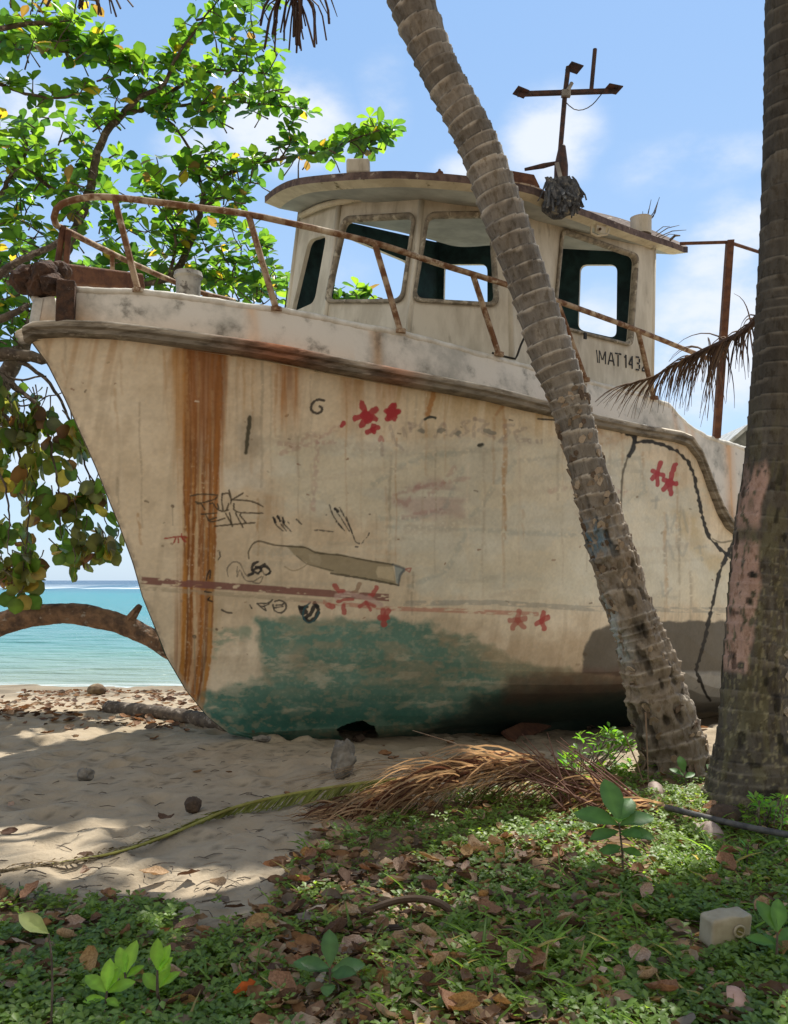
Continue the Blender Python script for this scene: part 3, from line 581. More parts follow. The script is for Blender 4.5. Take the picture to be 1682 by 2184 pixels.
for q in (((300, 660), (285, 690), (280, 720)), ((305, 665), (300, 710)), ((360, 555), (362, 580), (350, 600)), ((290, 840), (315, 850)), ((300, 825), (290, 835)), ((372, 900), (400, 915), (432, 918)), ((270, 790), (310, 795)),
          ((585, 862), (610, 885), (640, 905), (625, 880), (600, 875)), ((585, 862), (650, 860), (675, 840)), ((625, 880), (655, 865)), ((690, 850), (715, 842), (750, 855), (735, 870), (700, 872)), ((680, 870), (690, 905), (730, 918), (758, 890), (755, 860)), ((690, 888), (740, 880)), ((540, 870), (552, 892))):
    stroke(z4(*q), 2.8, ink2, .85, 1, .5)
for q in (((840, 885), (855, 920), (880, 910), (855, 890)), ((845, 890), (880, 880)), ((935, 870), (955, 900), (935, 950), (900, 970), (875, 955)), ((930, 880), (900, 930), (875, 950)), ((930, 860), (950, 880))): stroke(z4(*q), 8, ink2, .93, 1, .4)
stroke(z4((905, 855), (870, 890), (860, 940), (890, 978), (930, 960), (955, 910)), 3, (.03, .10, .12), .9, 1)
# stencilled G and ghost lettering
for q in (((265, 195), (240, 187), (222, 192)), ((208, 200), (192, 218), (187, 236)), ((188, 248), (200, 264), (222, 272)), ((232, 270), (248, 262), (254, 248)), ((254, 238), (240, 230))): stroke(z5(*q), 5, (.04, .035, .03), .92, 1, .15)
for q in (((935, 298), (900, 293), (872, 308)),): stroke(z5(*q), 5, (.03, .04, .035), .95, 1.2, .2)
for q in (((860, 315), (842, 345), (855, 380)), ((935, 410), (975, 335), (985, 330)), ((990, 340), (1000, 400)), ((1030, 405), (1060, 370), (1080, 405)), ((1140, 320), (1095, 330), (1130, 380), (1080, 410)), ((1170, 300), (1165, 420)), ((1170, 300), (1250, 330), (1195, 375), (1290, 415)), ((1400, 340), (1350, 345), (1380, 385), (1320, 440), (1360, 445)), ((1480, 360), (1410, 385), (1430, 440), (1490, 430)), ((780, 330), (785, 380)), ((780, 330), (820, 345), (790, 365)), ((740, 360), (755, 410)), ((665, 350), (690, 450), (740, 490)), ((610, 420), (615, 520)), ((1500, 430), (1505, 445)), ((1545, 435), (1548, 445)), ((1575, 435), (1580, 447))):
    stroke(z5(*q), 6, (.30, .24, .22), .42, 2.5, .5, .25)
for q in (((955, 380), (985, 370)), ((1060, 395), (1080, 385)), ((1240, 375), (1290, 390)), ((1205, 462), (1215, 460)), ((840, 375), (860, 378))): stroke(z5(*q), 8, (.16, .17, .15), .7, 2, .5)
stroke(z5((1195, 465), (1215, 458)), 5, (.03, .03, .02), .9)
for q in (((1170, 820), (1180, 900)), ((1210, 820), (1190, 890), (1230, 880)), ((1240, 800), (1260, 890)), ((1160, 1010), (1175, 930), (1200, 1000)), ((1215, 940), (1240, 990), (1260, 940)), ((1310, 950), (1320, 1010)), ((1290, 960), (1350, 950)), ((1130, 740), (1125, 790)), ((1110, 760), (1145, 755)), ((1150, 1100), (1160, 1160), (1190, 1130))):
    stroke(zr(*q), 4, (.36, .37, .34), .45, 3, .5, .2)
# red splashed flowers
red = (.40, .035, .045)
def petals(c, L, conv, w=9, col=red, k=.92):
    w = w * 1.3
    for (dx, dy, l) in L: stroke(conv(c, (c[0] + dx, c[1] + dy)), w, col, k, 1.2, .3)
petals((518, 285), [(-25, -75, 0), (60, -38, 0), (55, 18, 0), (-25, 55, 0), (-62, 15, 0)], z5, 10); petals((520, 288), [(6, 8, 0), (-8, -8, 0)], z5, 17)
petals((675, 265), [(12, -40, 0), (38, -5, 0), (15, 35, 0), (-30, 40, 0), (-35, -5, 0)], z5, 9); petals((676, 262), [(4, 4, 0)], z5, 15)
petals((558, 370), [(5, -25, 0), (30, -10, 0), (-30, 15, 0), (10, 12, 0)], z5, 8)
petals((372, 345), [(12, -18, 0)], z5, 7); stroke(z5((600, 435), (608, 415), (620, 435)), 7, red, .5)
petals((1132, 645), [(15, -45, 0), (25, 8, 0), (-20, 22, 0), (2, 45, 0), (-20, -12, 0)], zr, 7)
petals((1185, 680), [(22, -72, 0), (28, 10, 0), (-28, 30, 0), (4, 52, 0), (-26, -8, 0)], zr, 8); petals((1185, 680), [(3, 3, 0)], zr, 13)
petals((545, 1262), [(5, -38, 0), (32, -8, 0), (25, 30, 0), (-22, 32, 0), (-32, 0, 0)], zr, 8, (.45, .13, .10), .75); petals((645, 1265), [(10, -35, 0), (28, -15, 0), (12, 32, 0), (-22, 12, 0)], zr, 8, (.45, .08, .07), .85)
petals((0, 385), [(20, -28, 0), (38, 0, 0), (8, 28, 0)], zr, 8)
petals((1345, 950), [(-20, -5, 0), (20, -5, 0), (2, 35, 0), (30, -45, 0), (-5, -45, 0)], z4, 9, (.42, .08, .07), .85)
stroke(z4((1050, 755), (1075, 785), (1100, 790)), 10, (.42, .08, .07), .85); stroke(z4((1300, 770), (1280, 810), (1265, 815)), 10, (.42, .08, .07), .85); stroke(z4((1200, 745), (1180, 790), (1160, 795)), 8, (.30, .17, .10), .7)
stroke(z4((1070, 850), (1110, 840), (1160, 838)), 6, (.42, .08, .07), .85); stroke(z4((1105, 870), (1108, 920)), 9, (.42, .08, .07), .85); stroke(z4((1010, 875), (1040, 880)), 11, (.42, .08, .07), .85); stroke(z4((1200, 880), (1240, 855), (1290, 875)), 7, (.42, .08, .07), .8)
stroke(z4((1060, 820), (1130, 805), (1250, 830), (1330, 870)), 9, (.56, .40, .36), .7, 3); stroke(z4((1240, 855), (1265, 900)), 6, (.42, .08, .07), .8)
for q in (((30, 472), (90, 462), (130, 460), (160, 465)), ((130, 442), (132, 465)), ((130, 465), (158, 492)), ((95, 470), (85, 495)), ((110, 468), (112, 495)), ((135, 470), (150, 490))): stroke(z4(*q), 3, (.36, .06, .04), .9, 1)
stroke(z4((1010, 875), (990, 860), (850, 850)), 5, (.55, .3, .22), .4, 2)
# small dirt: hole, drips, chips
for (u, v, r_) in ((368, 1079, 5), (462, 1342, 4), (1248, 1395, 6), (1500, 1390, 5), (415, 1358, 8), (540, 1560, 5)): stroke([(u, v), (u + 1, v + 1)], r_, (.12, .09, .06), .85, 1.5)
stroke([(368, 1079), (369, 1120)], 2, (.3, .24, .16), .5)
stroke([(415, 1358), (416, 1480)], 3, (.32, .26, .18), .55, 1.5); stroke([(437, 1370), (434, 1470)], 3, (.32, .26, .18), .4)
# the long splits aft
ck = (.018, .015, .012)
stroke(zr((630, 415), (700, 420)), 3, ck, .9); stroke(zr((860, 425), (930, 445), (1030, 485), (1040, 510)), 8, ck, .97, 1.5, .7)
stroke(zr((1040, 500), (1020, 545), (1000, 600), (985, 660), (980, 760), (975, 800)), 4, (.13, .11, .07), .9, 2, .5); stroke(zr((1040, 490), (1030, 540), (1015, 570)), 8, ck, .95, 2)
stroke(zr((1040, 515), (1090, 508), (1150, 520), (1220, 555), (1265, 600), (1290, 660), (1305, 740), (1330, 860), (1355, 920), (1400, 965), (1425, 985)), 6.5, ck, .97, 1.5, .7)
stroke(zr((1480, 860), (1465, 920), (1440, 960), (1420, 1000), (1395, 1060), (1370, 1170), (1350, 1260), (1325, 1370), (1300, 1450), (1298, 1480), (1310, 1520)), 7, ck, .97, 1.5, .7)
stroke(zr((1310, 1500), (1330, 1560), (1355, 1600)), 5, ck, .95); stroke(zr((1425, 985), (1450, 1000), (1500, 1010)), 9, ck, .95)
stroke(zr((1365, 920), (1400, 935), (1460, 925)), 3, (.2, .18, .12), .8); stroke(zr((1400, 700), (1420, 800)), 3, (.3, .25, .15), .5)
# stem edge worn
blend((1 - sst(PU - np.interp(PV, [p[1] for p in stem_px], [p[0] for p in stem_px]), 3, 16)) * sst(fbm(PU / 12, PV / 14, 97), .35, .6), (.40, .34, .26), .7)
C = C * (.92 + .16 * nF[..., None]) * (.90 + .2 * nA[..., None])

VH = np.stack([HX, HY, HZ3], -1).reshape(-1, 3)
FH = quads(NU, NZ)
# jagged hole knocked through near the keel
hp = [(716, 1556), (742, 1546), (772, 1540), (800, 1549), (812, 1568), (806, 1600), (765, 1604), (735, 1592)]
hm = inpoly_soft(hp, .5, 30, 7).reshape(-1) > .5
hm2 = inpoly_soft([(300, 1578), (500, 1574), (560, 1579), (600, 1574), (640, 1580), (700, 1571), (716, 1558), (640, 1700), (300, 1700)], .5, 31, 3).reshape(-1) > .5
keep = ~(hm[FH].all(1))
FH = FH[keep]
nu2, nz2 = 220, 60
a2, z2, s2 = hull_grid(nu2, nz2); b2 = hull_b(a2, z2, s2)
V2 = np.stack([F0[0] + a2 * dv[0] - b2 * nv_[0], F0[1] + a2 * dv[1] - b2 * nv_[1], z2], -1).reshape(-1, 3)
c2 = np.array([.52, .46, .36]) * (.7 + .6 * fbm(a2 * 2, z2 * 2, 7)[..., None]); gq = sst(z2, 1.25, .9)[..., None]; c2 = c2 * (1 - gq) + np.array([.07, .19, .15]) * gq
nb = len(VH); F2 = quads(nu2, nz2, True, nb)
# transom and keel band close the shell
nt0 = nb + len(V2)
vp = np.arange(NZ) + (NU - 1) * NZ; vsb = nb + (nu2 - 1) * nz2 + np.arange(nz2)
VT = []; FT = []
q1 = vp[np.round(np.linspace(0, NZ - 1, nz2)).astype(int)]
for k in range(nz2 - 1): FT.append([q1[k], vsb[k], vsb[k + 1], q1[k + 1]])
kp = np.round(np.linspace(0, NU - 1, nu2)).astype(int) * NZ; ks = nb + np.arange(nu2) * nz2
for k in range(nu2 - 1): FT.append([ks[k], kp[k], kp[k + 1], ks[k + 1]])
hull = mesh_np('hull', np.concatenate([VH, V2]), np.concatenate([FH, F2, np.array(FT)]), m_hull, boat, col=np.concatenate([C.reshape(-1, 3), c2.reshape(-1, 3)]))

# rubbing strake: a shaped moulding following the sheer on each side
def along(a, side, out, z): return bw(a, side * (float(bsheer(a)) + out), z)
def strip(name, a0, a1, prof, zf, m, side, n=420, colf=None, parent=boat, seed=0, rag=0):
    """prof: list of (out, dz) points of a closed section"""
    V = []; F = []; Cc = []; k = len(prof)
    for i in range(n):
        a = a0 + (a1 - a0) * i / (n - 1); z = float(zf(a))
        db = (float(bsheer(a + .02)) - float(bsheer(a - .02))) / .04; nn_ = 1 / math.sqrt(1 + db * db)
        for (o, dz) in prof:
            j = 1 + rag * (float(vn(np.array(a * 11.), np.array(dz * 40. + seed), seed)) - .5)
            oo = o * j
            V.append(bw(a - oo * db * nn_, side * (max(float(bsheer(a)), .0) + oo * nn_), z + dz * (1 + rag * .5 * (float(vn(np.array(a * 4.), np.array(dz * 9.), seed + 3)) - .5))))
            Cc.append(colf(a, dz, o) if colf else (1, 1, 1))
    for i in range(n - 1):
        for j in range(k):
            q = [i * k + j, i * k + (j + 1) % k, (i + 1) * k + (j + 1) % k, (i + 1) * k + j]; F.append(q if side > 0 else q[::-1])
    F.append(list(range(k))); F.append([(n - 1) * k + j for j in range(k)][::-1])
    return mesh_np(name, np.array(V), F, m, parent, col=np.array(Cc), smooth=False)
def scol(a, dz, o):
    u = 1.0; c = [1.0, 1.0, 1.0]
    g = float(vn(np.array(a * 5), np.array(dz * 20), 4))
    rust = max(math.exp(-((a + .25) / .35) ** 2), .7 * math.exp(-((a - .75) / .22) ** 2))
    c = [lerp(1.0, 1.1, rust) * (.8 + .4 * g), lerp(1, .55, rust) * (.8 + .4 * g), lerp(1, .38, rust) * (.8 + .4 * g)]
    if dz > -.02: c = [q * 2.0 for q in c]  # top lip lightened: sun highlight painted into the colour
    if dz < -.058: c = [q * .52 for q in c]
    return tuple(c)
prof = [(-.05, .004), (.05, .004), (.085, -.004), (.102, -.022), (.10, -.06), (.075, -.075), (.07, -.11), (.04, -.125), (-.05, -.125)]
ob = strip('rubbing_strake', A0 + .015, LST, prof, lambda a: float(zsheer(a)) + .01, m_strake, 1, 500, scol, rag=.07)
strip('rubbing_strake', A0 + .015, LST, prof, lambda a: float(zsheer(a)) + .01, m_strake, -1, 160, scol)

# bulwark with a thin capping
def bul(side, n, parts, name='bulwark'):
    V = []; F = []; Cc = []; rows = 9
    st = [a for a in np.linspace(parts[0], parts[1], n)]
    for a in st:
        zs = float(zsheer(a)) - .01; zb = float(zbul(a)) + (.012 * (float(vn(np.array(a * 6), np.array(2.), 9)) - .5))
        for th in (0, 1):
            for r_ in range(rows):
                t = r_ / (rows - 1); inset = .01 + .05 * t + (.055 if th else 0)
                V.append(bw(a, side * max(float(bsheer(a)) - inset, .004), lerp(zs, zb, t)))
                rust = math.exp(-((a - .62) / .05) ** 2) * .9 + math.exp(-((a - (-.43)) / .05) ** 2) * (.5 + .5 * t) * .7 + math.exp(-((a - parts[0]) / .12) ** 2) * (1 - t) * .8 + sum(math.exp(-((a - q) / .06) ** 2) for q in (4.9, 5.15, 5.3)) * .5
                rust += .5 * math.exp(-((a - 6.15) / .12) ** 2) * 1.7
                rust = min(1, rust) * (.5 + .5 * float(vn(np.array(a * 30), np.array(t * 2.), 5)))
                low = (1 - t) ** 3 * .35 * (1 if a < 0.4 else .4)
                rust = min(1, rust + low)
                Cc.append((lerp(1, .95, rust), lerp(1, .55, rust), lerp(1, .25, rust)))
    R = 2 * rows
    for i in range(n - 1):
        for r_ in range(rows - 1):
            F.append([i * R + r_, (i + 1) * R + r_, (i + 1) * R + r_ + 1, i * R + r_ + 1]); F.append([i * R + rows + r_, i * R + rows + r_ + 1, (i + 1) * R + rows + r_ + 1, (i + 1) * R + rows + r_])
        F.append([i * R + rows - 1, (i + 1) * R + rows - 1, (i + 1) * R + 2 * rows - 1, i * R + 2 * rows - 1])
    for i in (0, n - 1): F.append([i * R + k for k in range(rows)] + [i * R + rows + k for k in range(rows)][::-1])
    return mesh_np(name, np.array(V), F, m_bulw, boat, col=np.array(Cc), smooth=False)
aL0 = a_of(80); aL1 = a_of(122); aR0 = a_of(162)
bul(1, 18, (aL0, aL1)); bul(1, 460, (aR0, LST)); bul(-1, 120, (aL0, LST))
def capping(a0, a1, side, n):
    m_cap = MATS.get('bulwark_capping') or M('bulwark_capping', (.72, .70, .64), (.5, .47, .4), scale=5, rough=.6, bump=.1)
    pts = [bw(a, side * max(float(bsheer(a)) - .085, .004), float(zbul(a)) + .006 + .012 * (float(vn(np.array(a * 6), np.array(2.), 9)) - .5)) for a in np.linspace(a0, a1, n)]
    MB().tube(pts, [.034 + .006 * rnd.random() for _ in pts], 8).build('bulwark_capping', m_cap, boat, smooth=True)
capping(aR0 + .03, LST, 1, 300); capping(aL0, LST, -1, 80)
# rounded stem head closing the bow between the two sides
mb = MB(); P = []
for (q, w) in ((0, .0), (.25, 1), (.5, 1.2), (.75, 1), (1, 0)): P.append(q)
zt = float(zbul(aL0)); zl = float(zsheer(A0))
V = []; F = []
for i, th in enumerate(np.linspace(-1, 1, 13)):
    b = float(bsheer(aL0)) * th; a = A0 + .03 + (aL0 - A0 - .03) * abs(th) ** 2
    V += [bw(a, b, zl - .01), bw(a + .05, b * .95, zt)]
for i in range(12): F.append([2 * i, 2 * i + 2, 2 * i + 3, 2 * i + 1])
mesh_np('stem_head', np.array(V), F, m_bulw, boat, col=np.ones((len(V), 3)) * .9)
# deck
nd = 60; V = []; F = []
for i in range(nd):
    a = A0 + .06 + (LST - .05 - A0 - .06) * i / (nd - 1); b = max(float(bsheer(a)) - .06, .01); z = float(zsheer(a)) - .12
    V += [bw(a, -b, z), bw(a, 0, z + .05), bw(a, b, z)]
for i in range(nd - 1):
    for j in range(2): F.append([3 * i + j, 3 * i + j + 1, 3 * i + j + 4, 3 * i + j + 3])
mesh_np('deck', np.array(V), F, m_cream, boat)

# ---- railing, traced then set over the bulwark line
def rp(u, v, side=1, dy=0):
    Y = (Yport(u) if side > 0 else Ystar(u)) + dy; return px(u, v, Y)
near = [(150, 428), (190, 420), (245, 421), (330, 430), (430, 443), (520, 455), (640, 480), (800, 518), (930, 560), (1060, 600), (1110, 616), (1190, 642), (1350, 700), (1500, 760), (1532, 772)]
far = [(132, 486), (165, 503), (200, 521), (280, 560), (370, 600), (430, 624), (500, 641)]
tip = px(115, 470, 7.75)
RP = [rp(u, v, -1) for u, v in far[::-1]] + [px(119, 478, 7.80), px(115, 464, 7.74), px(120, 446, 7.68), px(132, 435, 7.66)] + [rp(u, v, 1, .04) for u, v in near]
rr = resample(RP, .06); MB().tube([Vector(p) for p in rr], .029, 10, jit=.06).build('handrail', m_rail, boat, smooth=True)
for (u1, v1, u2, v2, sd_) in ((245, 424, 295, 616, 1), (530, 458, 590, 656, 1), (800, 520, 855, 703, 1), (1010, 587, 1065, 752, 1), (1190, 645, 1250, 806, 1), (1362, 706, 1396, 845, 1), (240, 541, 240, 588, -1), (437, 628, 440, 650, -1)):
    p1 = rp(u1, v1, sd_, .04 if sd_ > 0 else 0); Yb = (Yport(u2) if sd_ > 0 else Ystar(u2)) + .05; p2 = px(u2, v2 + 5, Yb)
    s_ = MB(); s_.tube([p1, lerp(p1, p2, .5), p2], .029 if sd_ > 0 else .024, 9, jit=.08); s_.tube([p2 - Vector((0, 0, .01)), p2 + Vector((0, 0, .025))], .05, 12)
    s_.build('stanchion', m_rail, boat, smooth=False)
for (u1, v1, u2, v2) in ((135, 482, 122, 568), (146, 492, 141, 568)):
    MB().tube([px(u1, v1, 7.95), px(u2, v2, 7.95)], .028, 9, jit=.1).build('stanchion', m_rustb, boat)

# ---- bow gear: corroded anchor beam and roller
g = MB(); c0 = px(130, 584, 7.9); c1 = px(298, 604, 8.7); dx = (c1 - c0).normalized(); sd2 = dx.cross(Vector((0, 0, 1))).normalized(); upv = sd2.cross(dx)
g.box((c0 + c1) / 2, ((c1 - c0).length, .15, .165), (dx, sd2, upv), bev=.02)
g.build('anchor_beam', m_rustb, boat)
g = MB()
for i, (u, v, r_, Y) in enumerate(((58, 598, .135, 7.8), (100, 592, .15, 7.78), (128, 580, .10, 7.85), (85, 612, .11, 7.75), (112, 607, .10, 7.7))): g.blob(px(u, v, Y), r_, i, .22, 3, (1, 1.2, .95), fr=2.2)
g.build('anchor_roller', m_rust, boat)
g = MB(); g.box(px(141, 646, Yport(141) - .03), (.15, .12, .37), (Vector((dv[0] * .55 + .5, .2, 0)).normalized(), Vector((-.2, .97, 0)).normalized(), Vector((.03, 0, 1)).normalized()), bev=.015); g.build('fairlead_post', m_rust, boat)
# bollard
c = px(402, 634, 8.85); g = MB(); g.tube([c - Vector((0, 0, .1)), c, c + Vector((0, 0, .18)), c + Vector((0, 0, .20)), c + Vector((0, 0, .245))], [.12, .118, .122, .145, .135], 20); g.build('bollard', m_grey, boat)
# slot in the bulwark
# ---- wheelhouse
wh = {}
def facet(name, quad, wins, m_out, thick=.05, parent=boat, frame=True, m_in=None, inward=None):
    """quad: four 3D corners BL, BR, TR, TL (seen from outside); wins: list of four (s,t) corners in the quad, rounded"""
    BL, BR, TR, TL = [Vector(q) for q in quad]
    def P(s, t): return lerp(lerp(BL, BR, s), lerp(TL, TR, s), t)
    nrm = (BR - BL).cross(TL - BL).normalized()
    K = 48; V = []; F = []
    c = [sum(w[0] for w in wins) / 4, sum(w[1] for w in wins) / 4]
    wid = (BR - BL).length; hei = (TL - BL).length
    def loop(corner, rad):
        # rounded quad outline in (s,t)
        pts = []
        for i in range(4):
            p0 = Vector(corner[i - 1]); p1 = Vector(corner[i]); p2 = Vector(corner[(i + 1) % 4])
            m0 = Vector((wid, hei)); e0 = Vector(((p0 - p1)[0] * wid, (p0 - p1)[1] * hei)); e2 = Vector(((p2 - p1)[0] * wid, (p2 - p1)[1] * hei))
            r_ = min(rad, e0.length * .45, e2.length * .45)
            a_ = p1 + (p0 - p1) * (r_ / e0.length); b_ = p1 + (p2 - p1) * (r_ / e2.length)
            for k in range(12):
                t = k / 11; pts.append(a_ * (1 - t) ** 2 + p1 * 2 * t * (1 - t) + b_ * t * t)
        return pts
    inner = loop(wins, .10)
    outer = []
    for p in inner:
        d = (p[0] - c[0], p[1] - c[1]); ks = []
        if d[0] > 1e-9: ks.append((1 - c[0]) / d[0])
        if d[0] < -1e-9: ks.append(-c[0] / d[0])
        if d[1] > 1e-9: ks.append((1 - c[1]) / d[1])
        if d[1] < -1e-9: ks.append(-c[1] / d[1])
        k = min(ks); outer.append([c[0] + d[0] * k, c[1] + d[1] * k])
    for cr in ((0, 0), (1, 0), (1, 1), (0, 1)):
        j = min(range(K), key=lambda i: (outer[i][0] - cr[0]) ** 2 + (outer[i][1] - cr[1]) ** 2); outer[j] = list(cr)
    for off in (0, -thick):
        for p in outer: V.append(P(p[0], p[1]) + nrm * off)
        for p in inner: V.append(P(p[0], p[1]) + nrm * off)
    mi = []
    for i in range(K):
        j = (i + 1) % K
        F += [[i, j, K + j, K + i], [2 * K + j, 2 * K + i, 3 * K + i, 3 * K + j], [K + i, K + j, 3 * K + j, 3 * K + i]]; mi += [0, 1, 0]
    o = mesh_np(name, np.array(V), F, [m_out, m_in or m_inter], parent, smooth=False, mi=mi)
    if frame:
        V = []; F = []; rings = [(1.0, .006), (1.10, .006), (1.105, .026), (1.05, .032), (.985, .026), (.955, .005), (.955, -.03)]
        # frame built as offset rings round the opening
        for (k, oz) in rings:
            off = (k - 1) * .42
            for p in inner:
                d = Vector(((p[0] - c[0]) * wid, (p[1] - c[1]) * hei)); dn = d.normalized() * off
                V.append(P(p[0] + dn[0] / wid, p[1] + dn[1] / hei) + nrm * oz)
        n = len(rings)
        for r_ in range(n - 1):
            for i in range(K):
                j = (i + 1) % K; F.append([r_ * K + i, r_ * K + j, (r_ + 1) * K + j, (r_ + 1) * K + i])
        mesh_np('window_frame', np.array(V), F, m_gask, o, smooth=True)
    return o, P
def inv(quadpx, p):
    """(s,t) of a picture point within a picture quad, BL BR TR TL"""
    q = [Vector(a) for a in quadpx]; s, t = .5, .5; p = Vector(p)
    for k in range(30):
        f = lerp(lerp(q[0], q[1], s), lerp(q[3], q[2], s), t) - p; ds = lerp(q[1] - q[0], q[2] - q[3], t); dt = lerp(q[3], q[2], s) - lerp(q[0], q[1], s)
        det = ds.x * dt.y - ds.y * dt.x; s -= (f.x * dt.y - f.y * dt.x) / det; t -= (ds.x * f.y - ds.y * f.x) / det
    return (s, t)
def wfac(name, qp, Ys, wp, m=m_white, **kw):
    return facet(name, [px(u, v, Y) for (u, v), Y in zip(qp, Ys)], [inv(qp, p) for p in wp], m, **kw)
cornA = [((598, 790), 10.3), ((640, 440), 10.45)]
# picture corners of the wall panels: bottom left, bottom right, top right, top left, with distances
wfac('front_wall', [(600, 790), (681, 790), (727, 425), (642, 452)], (10.25, 9.50, 9.68, 10.45), [(622, 668), (672, 646), (698, 500), (660, 512)], frame=False)
wfac('front_wall', [(681, 790), (862, 800), (903, 405), (727, 425)], (9.50, 8.95, 9.15, 9.68), [(699, 643), (858, 642), (884, 462), (738, 470)])
wfac('front_wall', [(862, 800), (1090, 830), (1086, 405), (903, 405)], (8.95, 9.20, 9.38, 9.15), [(884, 640), (1058, 650), (1046, 460), (914, 462)])
SIDEW = wfac('side_wall', [(1090, 830), (1390, 870), (1396, 520), (1086, 405)], (9.20, 10.90, 10.90, 9.38), [(1172, 692), (1337, 733), (1352, 545), (1190, 490)])
# rounded corner posts where panels meet
for (pb, pt, r_) in (((600, 790, 10.27), (642, 445, 10.47), .03), ((681, 795, 9.51), (727, 422, 9.69), .035), ((862, 802, 8.975), (903, 403, 9.175), .035), ((1090, 832, 9.235), (1086, 403, 9.415), .045), ((1389, 872, 10.93), (1395, 515, 10.93), .035)):
    MB().tube([px(*pb), px(*pt)], r_, 12).build('corner_post', m_white, boat, smooth=True)
# far walls, seen through the windows
wfac('far_wall', [(930, 760), (604, 790), (645, 455), (935, 520)], (12.2, 10.35, 10.5, 12.2), [(862, 668), (690, 672), (716, 500), (860, 560)], m=m_white, frame=False)
wfac('aft_wall', [(1170, 800), (930, 780), (935, 480), (1170, 500)], (11.55, 12.2, 12.2, 11.55), [(1046, 690), (950, 690), (952, 566), (1046, 566)], m=m_white, frame=False)
wfac('aft_wall', [(1388, 850), (1172, 800), (1172, 500), (1394, 520)], (10.95, 11.54, 11.54, 10.95), [(1320, 724), (1238, 705), (1243, 567), (1322, 567)], m=m_white, frame=False)
# cabin floor (kept dark so the openings read)
# ---- roof: cambered slab with a drooping visor
rim = [(565, 432, 10.35), (590, 412, 9.95), (628, 396, 9.55), (690, 388, 9.1), (760, 383, 8.85), (840, 380, 8.68), (920, 384, 8.62), (1000, 391, 8.66), (1080, 402, 8.78), (1140, 415, 8.95), (1172, 430, 9.08), (1200, 444, 9.25), (1250, 462, 9.55), (1350, 500, 10.3), (1440, 530, 11.1), (1459, 538, 11.3), (1455, 530, 11.6), (1300, 470, 12.0), (1100, 440, 12.6), (900, 440, 12.7), (700, 430, 12.1), (600, 425, 11.3)]
cen = px(1000, 415, 10.6)
cen = Vector((cen.x, cen.y, px(840, 380, 8.68).z + .20))
V = []; K = len(rim); rim2 = resample([np.array(px(*p)) for p in rim + [rim[0]]], .12)[:-1]; K = len(rim2)
th = .075
for fr_ in (1.0, .93, .8, .6, .35, .12):
    for p in rim2:
        q = Vector(p); w = cen + (q - cen) * fr_; w.z = lerp(q.z, cen.z + .02, 1 - fr_ ** 1.7) + th * 1.0; V.append(w)
nT = 6
for fr_ in (1.0, .93, .75, .5, .12):
    for p in rim2:
        q = Vector(p); w = cen + (q - cen) * fr_; w.z = lerp(q.z, cen.z - .06, min(1, (1 - fr_) * 1.1)) - (.035 if fr_ < .95 else 0.0); V.append(w)
F = []; mi = []
for r_ in range(5):
    for i in range(K): j = (i + 1) % K; F.append([r_ * K + i, r_ * K + j, (r_ + 1) * K + j, (r_ + 1) * K + i]); mi.append(1)
for r_ in range(6, 10):
    for i in range(K): j = (i + 1) % K; F.append([r_ * K + j, r_ * K + i, (r_ + 1) * K + i, (r_ + 1) * K + j]); mi.append(0 if r_ < 7 else 2)
for i in range(K): j = (i + 1) % K; F.append([6 * K + i, 6 * K + j, j, i]); mi.append(1)
F.append([5 * K + i for i in range(K)][::-1]); mi.append(1); F.append([10 * K + i for i in range(K)]); mi.append(2)
roof = mesh_np('roof', np.array(V), F, [m_cream, m_roofe, m_ceil], boat, mi=mi, smooth=False)
# moulding over the windscreen
mo = resample([np.array(px(*p)) for p in ((642, 460, 10.36), (685, 440, 9.9), (727, 430, 9.62), (815, 416, 9.35), (903, 410, 9.10), (1000, 408, 9.2), (1086, 412, 9.33), (1240, 470, 10.15), (1395, 526, 10.86))], .1)
MB().tube([Vector(p) for p in mo], .035, 8).build('roof_moulding', m_cream, boat, smooth=True)
# roof fittings
g = MB(); g.box(px(765, 362, 9.0), (.235, .22, .15), bev=.025); g.build('roof_vent', m_white, roof)
g = MB(); p = px(938, 378, 9.2); g.blob(p + Vector((0, 0, .02)), .05, 5, .3, 2, (.9, 1, 1)); g.tube([p, p + Vector((0, 0, .085))], [.03, .012], 8); g.build('roof_fitting', m_rustb, roof)
g = MB()
bx = [px(1084, 362, 9.4), px(1140, 372, 9.4), px(1152, 397, 9.4), px(1100, 396, 9.4)]; bx2 = [q + Vector((.1, .5, .02)) for q in bx]
g.add(bx + bx2, [[3, 2, 1, 0], [4, 5, 6, 7], [0, 1, 5, 4], [1, 2, 6, 5], [2, 3, 7, 6], [3, 0, 4, 7]]); g.build('deck_box', m_rustb, roof)
g = MB(); g.tube([Vector(q) for q in resample([np.array(px(*p)) for p in ((1095, 393, 9.0), (1120, 396, 9.0), (1150, 406, 9.08), (1172, 420, 9.15))], .05)], .028, 8); g.build('roof_trim', m_rail, roof)
g = MB(); c = px(1368, 492, 10.75); g.tube([c + Vector((0, 0, -.05)), c + Vector((0, 0, .14)), c + Vector((0, 0, .155)), c + Vector((0, 0, .16)), c + Vector((0, 0, .10))], [.125, .125, .13, .11, .105], 22); g.build('vent_pipe', m_white, roof, smooth=False)
